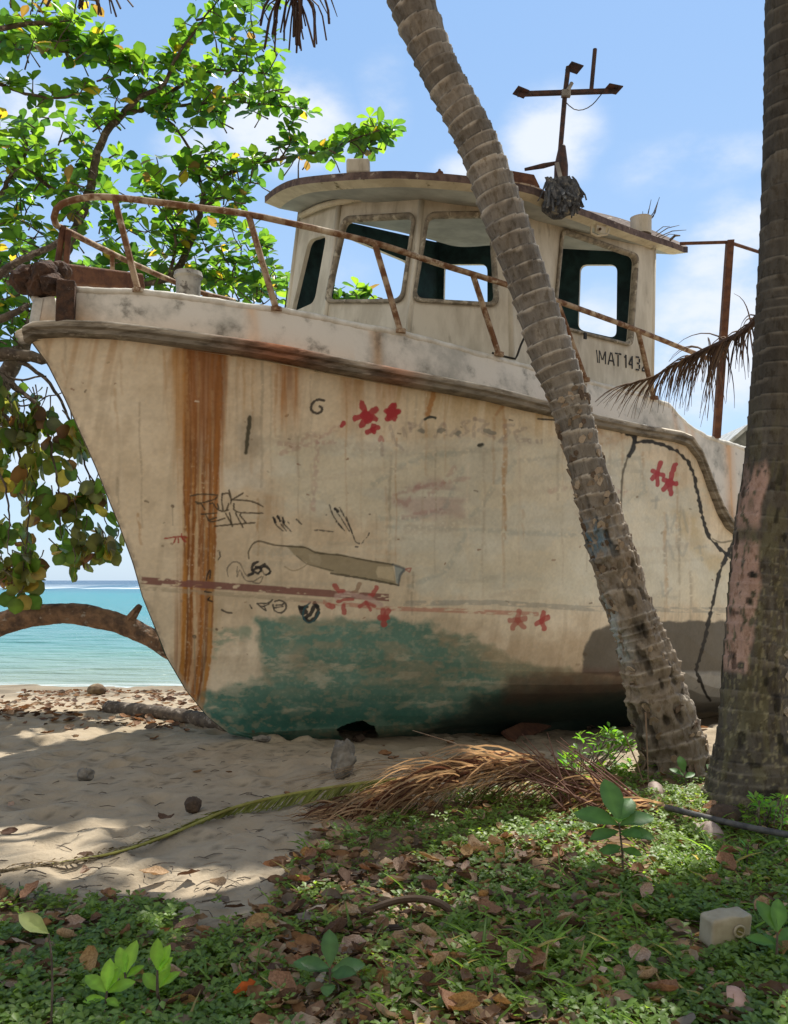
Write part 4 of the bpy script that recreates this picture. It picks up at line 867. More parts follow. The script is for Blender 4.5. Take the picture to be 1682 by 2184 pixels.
# mooring eye under the eave
g = MB(); e_ = [px(*p) for p in ((1262, 482, 9.75), (1262, 497, 9.75), (1275, 503, 9.8), (1296, 500, 9.86), (1300, 488, 9.88))]; g.tube(e_, .012, 7); g.box(px(1281, 488, 9.86), (.17, .03, .11), (Vector((.76, .64, 0)), Vector((-.64, .76, 0)), Vector((0, 0, 1))), bev=.008); g.build('eave_lamp_bracket', m_cream, roof)
MB().tube([px(1281, 488, 9.83), px(1281, 488, 9.78)], .016, 10).build('bolt', m_rust, roof)
# cracks and straps on the cabin
MB().tube([Vector(q) for q in resample([np.array(px(*p)) for p in ((1192, 448, 9.93), (1200, 462, 9.96), (1204, 480, 9.99))], .04)], [.008] * len(resample([np.array(px(*p)) for p in ((1192, 448, 9.93), (1200, 462, 9.96), (1204, 480, 9.99))], .04)), 5).build('crack_seam', m_black, boat)
q = resample([np.array(px(*p)) for p in ((1125, 708, 9.0), (1112, 735, 9.0), (1100, 765, 8.98), (1085, 762, 8.96), (1060, 756, 8.9), (1050, 752, 8.9))], .04)
MB().tube([Vector(p) for p in q], .011, 6).build('loose_cable', m_wire, boat)
MB().box(px(1249, 716, 9.96), (.04, .02, .07), (Vector((.76, .64, 0)), Vector((-.64, .76, 0)), Vector((0, 0, 1)))).build('cable_clip', m_black, boat)
# stencilled registration on the side wall
def seg_text():
    G = MB()
    # strokes per glyph in a 0..1 box (stencil gaps)
    gl = {'\\': [((0.35, 1), (.6, 0))], 'M': [((0, 0), (0, 1)), ((.08, .95), (.45, .3)), ((.55, .3), (.92, .95)), ((1, 1), (1, 0))], 'A': [((0, 0), (.42, 1)), ((.58, 1), (1, 0)), ((.25, .35), (.75, .35))], 'T': [((0, 1), (.42, 1)), ((.58, 1), (1, 1)), ((.5, .9), (.5, 0))],
          '1': [((.5, 0), (.5, 1)), ((.5, 1), (.2, .8))], '4': [((.75, 0), (.75, 1)), ((.7, .95), (.05, .35)), ((.05, .32), (.62, .32))], '3': [((.1, 1), (.8, 1)), ((.9, .9), (.9, .6)), ((.35, .52), (.8, .52)), ((.9, .42), (.9, .1)), ((.8, 0), (.1, 0))],
          '2': [((.1, .95), (.8, 1)), ((.9, .9), (.85, .6)), ((.8, .5), (.1, .08)), ((.1, 0), (.95, 0))]}
    O = px(1256, 748, 9.92); ex = px(1390, 775, 10.72) - O; w = ex.length; ex.normalize()
    wallx = (px(1390, 870, 10.9) - px(1090, 830, 9.2)); wallx.z = 0; wallx.normalize(); nrm = Vector((wallx.y, -wallx.x, 0))
    x = 0
    base = px(1258, 775, 10.05)
    # project on the wall plane
    p0 = px(1090, 830, 9.2); tt = (px(1396, 520, 10.9) - px(1086, 405, 9.38))
    sq = [(1090, 830), (1390, 870), (1396, 520), (1086, 405)]
    nw = (px(1390, 870, 10.9) - px(1090, 830, 9.2)).cross(px(1086, 405, 9.38) - px(1090, 830, 9.2)).normalized()
    def wallpt(u, v):
        return SIDEW[1](*inv(sq, (u, v))) + nw * .006, nw
        a = Vector((0, 0, CH)); d = (px(u, v, 1) - a); q1_, q2_, q3_ = px(1090, 830, 9.2), px(1390, 870, 10.9), px(1086, 405, 9.38)
        n_ = (q2_ - q1_).cross(q3_ - q1_).normalized(); t = (q1_ - a).dot(n_) / d.dot(n_); p = a + d * t
        if n_.y > 0: n_ = -n_
        return p, n_
    xs = [1256, 1268, 1288, 1305, 1325, 1336, 1350, 1362, 1376]
    for ch, u in zip('\\MAT 1432', [1256, 1266, 1286, 1302, 0, 1322, 1334, 1350, 1365]):
        if ch == ' ': continue
        wd = 14 if ch in 'MAT' else 11
        vtop = 744 + (u - 1256) * .17
        G = MB()
        for (a_, b_) in gl[ch]:
            pa, n_ = wallpt(u + a_[0] * wd, vtop + (1 - a_[1]) * 27 + a_[0] * wd * .17); pb, _ = wallpt(u + b_[0] * wd, vtop + (1 - b_[1]) * 27 + b_[0] * wd * .17)
            e1 = (pb - pa).normalized(); e2 = n_.cross(e1); h = .0085
            vs = [pa + e2 * h + n_ * .004, pb + e2 * h + n_ * .004, pb - e2 * h + n_ * .004, pa - e2 * h + n_ * .004]
            vs += [v_ - n_ * .006 for v_ in vs]
            G.add(vs, [[0, 1, 2, 3], [7, 6, 5, 4], [0, 4, 5, 1], [1, 5, 6, 2], [2, 6, 7, 3], [3, 7, 4, 0]])
        G.build('stencilled_character', m_black, boat)
seg_text()
# mast
mastp = 10.1
mast = MB(); mast.tube([px(1196, 320, mastp), px(1206, 200, mastp), px(1213, 142, mastp)], .028, 10); mast = mast.build('mast', m_mast, boat)
g = MB(); b0 = px(1198, 384, mastp)
g.tube([px(1197, 395, mastp), px(1198, 352, mastp), px(1200, 312, mastp), px(1200, 309, mastp)], [.08, .078, .04, .028], 14); g.build('mast_step', m_mast, mast)
MB().box(px(1193, 365, mastp - .1), (.045, .02, .20), (Vector((1, 0, .25)).normalized(), Vector((0, 1, 0)), Vector((-.25, 0, 1)).normalized())).build('mast_strap', m_grey, mast)
MB().box((px(1105, 200, mastp) + px(1318, 193, mastp)) / 2, ((px(1105, 200, mastp) - px(1318, 193, mastp)).length, .05, .042), ((px(1318, 193, mastp) - px(1105, 200, mastp)).normalized(), Vector((0, 1, 0)), Vector((.03, 0, 1)).normalized())).build('crossbar', m_mast, mast)
def plate(u, v, w, rot, nm='light_bracket'):
    c = px(u, v, mastp); X_ = Vector((math.cos(rot), .25, math.sin(rot))).normalized(); Y_ = Vector((-.2, 1, 0)); Y_ = (Y_ - X_ * Y_.dot(X_)).normalized()
    MB().box(c, (w, .17, .012), (X_, Y_, X_.cross(Y_))).build(nm, m_mast, mast)
plate(1226, 144, .15, -.18); plate(1308, 189, .17, -.05); plate(1112, 196, .14, -.25)
MB().tube([px(1262, 193, mastp), px(1270, 104, mastp)], .024, 8).build('aerial_post', m_mast, mast)
g = MB(); g.tube([px(1212, 192, mastp - .05), px(1221, 176, mastp - .05)], .022, 7); g.box(px(1208, 199, mastp - .03), (.1, .06, .07)); g.build('mast_clamp', m_grey, mast)
q = resample([np.array(px(*p)) for p in ((1203, 203, mastp), (1206, 215, mastp), (1225, 232, mastp), (1245, 233, mastp), (1265, 222, mastp), (1284, 200, mastp))], .05); MB().tube([Vector(p) for p in q], .006, 5).build('slack_wire', m_wire, mast)
MB().tube([px(1120, 361, mastp), px(1160, 353, mastp), px(1192, 346, mastp)], [.018, .03, .02], 8, jit=.1).build('mast_stay', m_mast, mast)
# aft canopy frame
fr_ = empty  # (frame pieces belong to the boat)
Yf = 11.3
MB().tube([px(1452, 519, Yf), px(1555, 516, Yf), px(1558, 516, Yf)], .022, 8).build('canopy_rail', m_rustb, boat)
MB().tube([px(1555, 516, Yf), px(1660, 550, Yf + .8)], .022, 8).build('canopy_rail', m_rustb, boat)
MB().box((px(1558, 513, Yf) + px(1529, 935, Yf)) / 2, (.085, .085, (px(1558, 513, Yf) - px(1529, 935, Yf)).length), (Vector((1, 0, .07)).normalized(), Vector((0, 1, 0)), (px(1558, 513, Yf) - px(1529, 935, Yf)).normalized())).build('canopy_post', m_rustb, boat)
p = px(1529, 940, Yf)
MB().box(px(1529, 1025, Yf - .02) + Vector((.02, -.12, 0)), (.11, .04, 1.05)).build('hull_rib', M('orange_stain', (.42, .24, .08), (.5, .36, .18), scale=6, stretch=(3, 3, .5), rough=.8), boat) if False else None

# ------------------------------------------------------------------ palms
def palm_trunk(name, rows, label, painter, parent, seed, step=.011, nt_=120, amp=1.0):
    """rows: (u, v, width_px, Y)"""
    P = resample([np.array([*px(u, v, Y), w / FPX * Y / 2]) for (u, v, w, Y) in rows], step)
    n = len(P); arc = np.concatenate([[0], np.cumsum(np.linalg.norm(np.diff(P[:, :3], axis=0), axis=1))])
    T = np.gradient(P[:, :3], axis=0); T /= np.linalg.norm(T, axis=1)[:, None]
    Xa = np.cross(T, np.array([0, 1., 0])); Xa /= np.linalg.norm(Xa, axis=1)[:, None]; Ya = np.cross(Xa, T)
    th = np.linspace(0, 2 * np.pi, nt_, endpoint=False)[None, :]; ar = arc[:, None]
    # ring phase, tilted and uneven rings
    warp = .030 * np.sin(th + 1.0 + 1.3 * np.floor(ar / .6)) * 0 + .022 * np.cos(th - .6) + .03 * (vn(th / 2 / np.pi * 6 % 6, ar * 1.5, seed) - .5)
    kk = ar * 8.8 + 2.2 * vn(ar * 3.1 + 0 * th, ar * 0 + 1, seed + 1)
    ph = kk + warp * 9.6; fr = ph - np.floor(ph); ringid = np.floor(ph)
    irr = hsh(ringid, ringid * 0 + 1, seed)
    saw = fr ** 1.6 - .45; edge_ = sst(fr, .80, .97) * (1 - sst(fr, .975, 1.0))
    thn = np.cos(th) * 1.5; thm = np.sin(th) * 1.5
    rough = fbm(thn * 2.2 + 9, ar * 5 + thm * 2.2, seed + 5, 4)
    rr_ = P[:, 3][:, None] * (1 + amp * .08 * saw * (.25 + .7 * irr + .7 * vn(th * 1.6, ringid * 5.1, seed + 6)) + .03 * (rough - .5)) + .004 * edge_ * amp
    rr_ = rr_ + .008 * (fbm(th * 3 + 2.2 * np.sin(th), ar * 1.3, seed + 6, 3) - .5)
    disp, col = painter(arc, th, fr, ringid, irr, rough, P, edge_)
    rr_ = rr_ * (1 + disp)
    V = P[:, None, :3] + rr_[..., None] * (np.cos(th)[..., None] * -Xa[:, None, :] + np.sin(th)[..., None] * Ya[:, None, :])
    i = np.arange(n * nt_).reshape(n, nt_); j = np.roll(i, -1, axis=1)
    F = np.stack([i[:-1], j[:-1], j[1:], i[1:]], -1).reshape(-1, 4)
    o = mesh_np('trunk', V.reshape(-1, 3), F, m_palm, parent, col=col.reshape(-1, 3), smooth=True)
    return P, T, V, arc
def bark_col(arc, th, fr, rid, irr, rough, edge_, seed, base, lite, dark):
    ar = arc[:, None]
    g = fbm(np.cos(th) * 1.2 + 5, ar * 1.1 + np.sin(th), seed, 4)[..., None]; st = fbm(th * 14, ar * 2.5, seed + 2, 3)[..., None]
    c = np.array(base) * (.72 + .5 * st) * (.75 + .5 * irr[..., None]) * np.ones(g.shape)
    c = c * (1 - sst(g, .48, .66) * .5) + np.array(dark) * sst(g, .48, .66) * .5
    tt = .60 + .25 * vn(th * 2.2, rid * 3.7, seed + 4); top = (sst(fr, tt, tt + .22) * (.2 + .8 * sst(vn(th * 1.6, rid * 5.1, seed + 6), .3, .6)))[..., None]; c = c * (1 - top * .8) + np.array(lite) * top * .8  # ring tops lightened in crescents: sunlit ledges painted into the bark colour
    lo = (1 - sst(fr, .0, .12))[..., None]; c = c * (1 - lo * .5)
    return c
def paint_lean(arc, th, fr, rid, irr, rough, P, edge_):
    ar = arc[:, None]; L = arc[-1]
    c = bark_col(arc, th, fr, rid, irr, rough, edge_, 70, (.25, .228, .195), (.60, .55, .47), (.13, .12, .11))
    z = P[:, 2][:, None]
    low = 1 - sst(z, 1.9, 2.7)                 # hacked, ragged bark low on the trunk
    n = fbm(th * 4.5, ar * 8, 91, 4); n2 = vn(th * 3.2, ar * 9, 95); chip = sst(n2, .55, .62) * low * sst(z, .35, .75)
    disp = chip * .085 + low * (n - .5) * .26 + low * (fbm(th * 9, ar * 16, 93, 3) - .5) * .10 - low * sst(vn(th * 4, ar * 7, 97), .76, .84) * .10
    c = c * (1 - .35 * low[..., None]) + np.array((.42, .33, .235)) * .35 * low[..., None]
    c = c * (1 - chip[..., None] * .3) + np.array((.46, .37, .27)) * chip[..., None] * .3
    hole = low * sst(vn(th * 4, ar * 7, 97), .70, .80); c = c * (1 - hole[..., None] * .6)
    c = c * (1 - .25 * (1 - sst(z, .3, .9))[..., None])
    # blue paint traces on the camera-left flank (th ~ 200 deg)
    thd = np.abs(((th - math.radians(215) + np.pi) % (2 * np.pi)) - np.pi)
    b1 = np.exp(-((z - 1.98) / .14) ** 2) * np.exp(-(thd / .8) ** 2) * sst(fbm(th * 5, ar * 14, 99, 3), .3, .5)
    thd2 = np.abs(((th - math.radians(187) + np.pi) % (2 * np.pi)) - np.pi)
    b2 = sst(z, .9, 1.05) * (1 - sst(z, 1.35, 1.75)) * np.exp(-(thd2 / .62) ** 2) * sst(fbm(th * 5, ar * 9, 98, 3), .32, .5)
    c = c * (1 - b1[..., None]) + np.array((.12, .24, .34)) * b1[..., None]
    c = c * (1 - .8 * b2[..., None]) + np.array((.42, .50, .52)) * .8 * b2[..., None]
    bb = np.exp(-((z - 1.22) / .07) ** 2) * np.exp(-((((th - math.radians(262) + np.pi) % (2 * np.pi)) - np.pi) / .25) ** 2); c = c * (1 - .9 * bb[..., None])
    return disp, c
pl = empty('leaning_palm', px(1440, 1648, 7.4), 'grey ringed coconut palm leaning left across the boat with ragged lower bark', 'palm tree')
lean = [(1448, 1700, 168, 7.40), (1443, 1648, 150, 7.40), (1438, 1600, 140, 7.40), (1417, 1534, 130, 7.40), (1387, 1432, 114, 7.38), (1362, 1350, 98, 7.36), (1342, 1291, 90, 7.35), (1310, 1190, 90, 7.33), (1280, 1088, 86, 7.3), (1251, 987, 76, 7.3), (1208, 835, 84, 7.3), (1180, 761, 92, 7.3),
        (1130, 609, 86, 7.3), (1075, 457, 90, 7.25), (1019, 304, 85, 7.2), (940, 152, 82, 7.15), (877, 0, 93, 7.1), (822, -160, 84, 7.1), (785, -330, 84, 7.1), (765, -500, 88, 7.1), (755, -700, 80, 7.1), (750, -1000, 80, 7.1), (748, -1180, 96, 7.1)]
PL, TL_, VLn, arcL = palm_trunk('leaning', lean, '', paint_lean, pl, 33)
def paint_right(arc, th, fr, rid, irr, rough, P, edge_):
    ar = arc[:, None]; z = P[:, 2][:, None] + 0 * th
    c = bark_col(arc, th, fr, rid, irr, rough, edge_, 170, (.105, .095, .078), (.20, .18, .145), (.055, .05, .043))
    moss = sst(fbm(th * 5, ar * 6, 180, 4), .5, .66) * sst(3.2 - z, 0, 1.2); c = c * (1 - .5 * moss[..., None]) + np.array((.15, .14, .07)) * .5 * moss[..., None]
    lich = sst(fbm(th * 14, ar * 26, 185, 4), .62, .70) * (1 - sst(z, 1.6, 2.0)); c = c * (1 - .4 * lich[..., None]) + np.array((.40, .37, .22)) * .4 * lich[..., None]
    # pink paint band on the left-hand front
    t0 = ((th - math.radians(222) + np.pi) % (2 * np.pi)) - np.pi
    pk = sst(t0, -.85, -.7) * (1 - sst(t0 + (fbm(th, ar * 4, 186) - .5) * .5, .25, .40)) * sst(z, .93, 1.0) * (1 - sst(z + (fbm(th * 3, ar, 187) - .5) * .25, 2.32, 2.45))
    gapn = sst(fbm(th * 7, ar * 16, 188, 3), .25, .42); dark = np.exp(-((z - 1.9) / .06) ** 2) + .6 * sst(z, 1.98, 2.15) * sst(vn(th * 4, ar * 5, 189), .35, .6)
    pk = pk * gapn * (1 - np.clip(dark, 0, .9)); c = c * (1 - .88 * pk[..., None]) + np.array((.52, .345, .28)) * .88 * pk[..., None]
    sc_ = sst(vn(th * 3, ar * 11, 190), .8, .86) * (1 - sst(z, 2.2, 2.5)); c = c * (1 - .7 * sc_[..., None])
    disp = .02 * (fbm(th * 4, ar * 9, 191, 4) - .5) * 2 * (1 - sst(z, 1.8, 2.6)) + .10 * (1 - sst(z, 0, .45)) ** 2 - .025 * fr * 0
    return disp * 1.0, c
prt = empty('upright_palm', px(1625, 1720, 6.3), 'thick dark coconut palm at the right edge with a pink painted band', 'palm tree')
right = [(1617, 1780, 240, 6.25), (1617, 1715, 215, 6.25), (1614, 1640, 190, 6.25), (1610, 1540, 148, 6.25), (1611, 1443, 136, 6.25), (1620, 1291, 130, 6.25), (1631, 1139, 124, 6.25), (1648, 987, 114, 6.25), (1660, 835, 111, 6.25), (1665, 761, 110, 6.25), (1672, 609, 106, 6.25),
         (1679, 457, 104, 6.25), (1684, 250, 102, 6.25), (1687, 0, 102, 6.25), (1690, -300, 98, 6.25), (1700, -600, 98, 6.25), (1715, -1000, 96, 6.25), (1725, -1500, 104, 6.2)]
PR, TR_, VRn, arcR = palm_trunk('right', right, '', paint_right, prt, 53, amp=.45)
# torn leaf-base ledges hacked into the bark of the leaning palm, pale stubs on the right one
g = MB()
for k in range(150):
    i = rnd.randrange(int(len(PL) * .035), int(len(PL) * .31)); a = rnd.uniform(math.pi * .9, math.pi * 2.15); t = Vector(TL_[i]); X_ = t.cross(Vector((0, 1, 0))).normalized(); Y_ = X_.cross(t)
    r_ = PL[i][3]; d = Y_ * math.sin(a) - X_ * math.cos(a); tg = t.cross(d); c = Vector(PL[i][:3]) + d * r_ * 1.02
    w = rnd.uniform(.012, .04); h = rnd.uniform(.015, .045); lift = rnd.uniform(.003, .016); ang = rnd.uniform(-.8, .8); e1 = tg * math.cos(ang) + t * math.sin(ang); e2 = t * math.cos(ang) - tg * math.sin(ang)
    cc = rnd.choice([(.38, .30, .22), (.26, .20, .14), (.48, .39, .29), (.15, .11, .08)])
    vs = [c - e1 * w - e2 * h, c + e1 * w * .8 - e2 * h * .7, c + e1 * w + e2 * h * .4 + d * lift, c + e2 * h + d * lift * 1.4, c - e1 * w * .9 + e2 * h * .5 + d * lift]
    vs2 = [v - d * .015 for v in vs]; g.add(vs + vs2, [[0, 1, 2, 3, 4]] + [[j, 5 + j, 5 + (j + 1) % 5, (j + 1) % 5] for j in range(5)], cc)
fl = g.build('torn_bark', m_palm, pl, col=True); tk = [c_ for c_ in pl.children if c_.name.startswith('trunk')][0]
bmj = bmesh.new(); bmj.from_mesh(tk.data); bmj.from_mesh(fl.data); bmj.to_mesh(tk.data); bmj.free(); bpy.data.objects.remove(fl)
g = MB()
for k in range(16):
    zf = [.30, .42, .55, .7, .95, 1.1, 1.32, 1.5, 1.75, 1.9, 2.1, 2.3, 2.7, 3.0, 3.4, 3.9][k]; i = int(np.argmin(np.abs(PR[:, 2] - zf))); t = Vector(TR_[i]); a = math.radians(335 + rnd.uniform(-25, 14)); X_ = t.cross(Vector((0, 1, 0))).normalized(); Y_ = X_.cross(t)
    g = MB(); d = Y_ * math.sin(a) - X_ * math.cos(a); c = Vector(PR[i][:3]) + d * PR[i][3] * .98; g.tube([c, c + d * .02 + t * .01, c + d * rnd.uniform(.03, .05) + t * .015], [.035, .024, .006], 7, (.40, .35, .28), jit=.5); g.build('bark_stub', m_palm, prt, col=True)
# fibrous roots where the leaning palm meets the ground
g = MB()
for k in range(46):
    a = rnd.uniform(0, 6.28); b = Vector((1443 - U0, 0, 0)); c = px(1443, 1640, 7.4); r_ = .27
    p0 = c + Vector((math.cos(a) * r_, math.sin(a) * r_, rnd.uniform(-.02, .12))); p1 = c + Vector((math.cos(a) * (r_ + .06), math.sin(a) * (r_ + .06), -.08)); g.tube([p0, lerp(p0, p1, .5) + Vector((math.cos(a), math.sin(a), 0)) * .015, p1], [.012, .011, .007], 5, (.20, .15, .11))
g.build('root_fibres', m_palm, pl, col=True)

# ---- fronds
def frond(mbo, base, d0, L, droop, nleaf, lw, ll, colf, twist=0, rad=.02, leafdroop=.5, side_dir=None, seed=0, start=.12, raise_=0, keep=1.0, hang=0.0, rcol=None, spread=.9):
    R = random.Random(seed); p = Vector(base); d = Vector(d0).normalized(); pts = [p.copy()]; N = 26
    for i in range(N):
        d = (d + Vector((0, 0, -droop / N * (1 + i / N)))).normalized(); p = p + d * (L / N); pts.append(p.copy())
    rc = rcol or colf(R, 0)
    mbo.tube(pts, [rad * (1 - .85 * i / N) + .003 for i in range(N + 1)], 6, rc)
    for k in range(nleaf):
        if R.random() > keep: continue
        t = start + (1 - start) * (k + .5) / nleaf; f = t * N; i = min(int(f), N - 1); c = lerp(pts[i], pts[i + 1], f - i); tg = (pts[i + 1] - pts[i]).normalized()
        sd_ = side_dir if side_dir is not None else tg.cross(Vector((0, 0, 1)))
        if sd_.length < .05: sd_ = Vector((1, 0, 0))
        sd_ = (sd_ - tg * sd_.dot(tg)).normalized(); up = sd_.cross(tg); up = up if up.z > 0 else -up
        for s in (-1, 1):
            l = ll * (math.sin(math.pi * min(1, (.18 + .80 * t))) ** .7 + .12) * R.uniform(.8, 1.1)
            dd = (sd_ * s * spread + tg * R.uniform(.45, .75) + up * (.25 + raise_)).normalized(); q = c.copy(); M_ = 5; prev = None; w = lw * R.uniform(.7, 1.1); col = colf(R, t)
            vs = []
            for j in range(M_ + 1):
                x = j / M_; ww = w * (1 - x) ** .6 * (.5 + min(x * 4, 1) * .5) + .0008
                wn_ = dd.cross(up); wn_ = wn_.normalized() if wn_.length > .01 else sd_
                vs += [q - wn_ * ww * .5, q + wn_ * ww * .5 + up * ww * .15]
                dd = (dd + Vector((R.uniform(-.1, .1), R.uniform(-.1, .1), -leafdroop / M_ * (1 + x))) - Vector((0, 0, hang)) * .3).normalized(); q = q + dd * (l / M_)
            mbo.add(vs, [[2 * j, 2 * j + 1, 2 * j + 3, 2 * j + 2] for j in range(M_)], col)
    return pts
def green_c(R, t): g = R.uniform(.8, 1.2); return (.07 * g, .13 * g, .025 * g)
def brown_c(R, t): g = R.uniform(.55, 1.25); return (.25 * g, .17 * g, .11 * g)
def dark_c(R, t): g = R.uniform(.6, 1.2); return (.12 * g, .075 * g, .055 * g)
def crown(parent, top, seed, n=15, L=3.6, elmin=-.55):
    R = random.Random(seed)
    for k in range(n):
        az = k * 2.399 + R.uniform(-.2, .2); el = R.uniform(.1, 1.0); g = MB(); d = Vector((math.cos(az) * math.cos(el), math.sin(az) * math.cos(el), math.sin(el)))
        frond(g, top, d, L * R.uniform(.85, 1.05), 1.25, 42, .05, .75, green_c, seed=seed * 50 + k, leafdroop=.9)
        g.build('frond', m_frond, parent, col=True)
crown(pl, Vector(PL[-1][:3]) + Vector((0, 0, -.05)), 3, 14)
crown(prt, Vector(PR[-1][:3]) + Vector((0, 0, -.05)), 4, 12)
# dead frond tips hanging into the top of the picture
def hang_cluster(u0, v0, Y, n, spread, lng, seed):
    R = random.Random(seed); g = MB()
    for k in range(n):
        a = px(u0 + R.uniform(-spread, spread), v0 - R.uniform(0, 30), Y + R.uniform(-.2, .2)); du = R.gauss(0, 1) * 28; dv_ = lng * R.uniform(.5, 1); b = px(u0 + du * 1.3 + (a.x * 0), v0 + dv_, Y); m_ = lerp(a, b, .5) + Vector((R.uniform(-.04, .04) + (b.x - a.x) * .25, 0, .06))
        g.tube([Vector(q) for q in resample([np.array(a), np.array(m_), np.array(b)], .08)], .006 + R.random() * .006, 4, dark_c(R, 0))
    return g
g = hang_cluster(628, -20, 7.6, 34, 22, 135, 1); p0 = px(628, -20, 7.6)
g.tube([p0 + Vector((0, 0, .6)) + Vector((.3, 0, .4)), p0 + Vector((.05, 0, .3)), p0], [.03, .025, .015], 6, (.12, .08, .06)); 
for (u, v, du) in ((660, -20, 45), (690, -25, 30), (600, -10, -50)):
    a = px(u, v, 7.6); b = px(u + du, v + 60, 7.6); g.tube([a, lerp(a, b, .5) + Vector((0, 0, .05)), b], [.008, .007, .003], 4, (.12, .08, .06))
tag(g.build('hanging_frond', m_frond, None, p0, col=True), 'dark dead palm frond tip hanging at the top left of the leaning palm', 'palm frond')
g = hang_cluster(178, -15, 8.2, 16, 18, 50, 2); tag(g.build('hanging_frond', m_frond, None, px(178, -15, 8.2), col=True), 'small dead palm frond tip over the leafy tree at top left', 'palm frond')
# dead frond caught between the upright palm and the railing
g = MB(); R = random.Random(5)
rpts = resample([np.array(px(*p)) for p in ((1625, 668, 6.6), (1590, 705, 6.9), (1540, 730, 7.4), (1490, 752, 8.0), (1440, 778, 8.6), (1390, 805, 9.0), (1330, 822, 9.2))], .035)
g.tube([Vector(p) for p in rpts], [.030 - .024 * i / len(rpts) for i in range(len(rpts))], 6, (.13, .085, .07))
n = len(rpts)
for k in range(210):
    f = (k / 210) ** .9 * (n - 2); i = int(f); c = Vector(rpts[i]); t = i / n; tg = (Vector(rpts[i + 1]) - c).normalized(); s = -1 if k % 2 else 1
    dd = (Vector((R.uniform(-.3, .3), R.uniform(-.8, .8), (.30 if s > 0 else -.6))) + tg * (.5 + 1.2 * t)).normalized(); l = R.uniform(.35, .8) * (1.05 - .45 * t); q = c.copy(); pp = [q.copy()]
    if t < .2: l *= .55
    for j in range(6):
        dd = (dd + Vector((R.uniform(-.12, .12), 0, -.34 * (1 - .6 * t)))).normalized(); q = q + dd * l / 6; pp.append(q.copy())
    g.tube(pp, [.0075 * (1 - .8 * j / 6) for j in range(7)], 4, brown_c(R, 0) if R.random() < .35 + .4 * t else dark_c(R, 0))
tag(g.build('dead_frond', m_frond, None, px(1625, 668, 6.6), col=True), 'dead palm frond hanging from the upright palm onto the boat rail', 'palm frond')

# ---- matting lump and twigs on the roof
g = MB(); R = random.Random(9); c0 = px(1200, 412, 8.95)
g.blob(c0 + Vector((0, .12, -.02)), .16, 3, .5, 3, (1.15, .9, 1.0), (1, 1, 1))
for k in range(150):
    a = px(R.uniform(1165, 1225), R.uniform(375, 415), 8.9 + R.uniform(-.12, .15)); tt = R.uniform(.1, .28); d = Vector((R.uniform(-.05, .75), R.uniform(-.25, .1), -1)).normalized(); w = R.uniform(.012, .04); e = Vector((1, R.uniform(-.5, .5), R.uniform(-.2, .4))).normalized()
    vs = []; q = a
    for j in range(5): vs += [q - e * w * .5, q + e * w * .5 + Vector((0, -.01, 0))]; d = (d + Vector((R.uniform(-.35, .35), R.uniform(-.3, .2), -.1))).normalized(); q = q + d * tt / 4
    g.add(vs, [[2 * j, 2 * j + 1, 2 * j + 3, 2 * j + 2] for j in range(4)])
tag(g.build('torn_matting', m_rag, None, c0), 'ragged dark torn matting slumped over the wheelhouse roof edge beside the mast', 'debris')
g = MB(); R = random.Random(4)
for (u1, v1, u2, v2) in ((1370, 480, 1390, 425), (1376, 478, 1408, 420), (1380, 476, 1402, 440), (1385, 472, 1405, 428), (1364, 478, 1372, 450), (1372, 470, 1385, 445)):
    a = px(u1, v1, 10.9); b = px(u2, v2, 10.9); g.tube([a, lerp(a, b, .5) + Vector((.02, 0, -.02)), b], [.007, .006, .003], 4)
tag(g.build('twig_tuft', m_bark, None, px(1372, 480, 10.9)), 'tuft of dry twigs standing up behind the roof vent pipe', 'twigs')
g = MB()
for (u1, v1, u2, v2, r_) in ((1400, 502, 1450, 480, .006), (1405, 505, 1465, 490, .006), (1412, 508, 1445, 500, .005), (1430, 512, 1452, 502, .016), (1400, 495, 1430, 482, .005)):
    a = px(u1, v1, 10.9); b = px(u2, v2, 10.9); g.tube([a, lerp(a, b, .5) + Vector((0, 0, .03)), b], [r_, r_, r_ * .5], 4)
tag(g.build('twig_tuft', m_bark, None, px(1400, 505, 10.9)), 'dry twigs lying at the aft end of the wheelhouse roof', 'twigs')

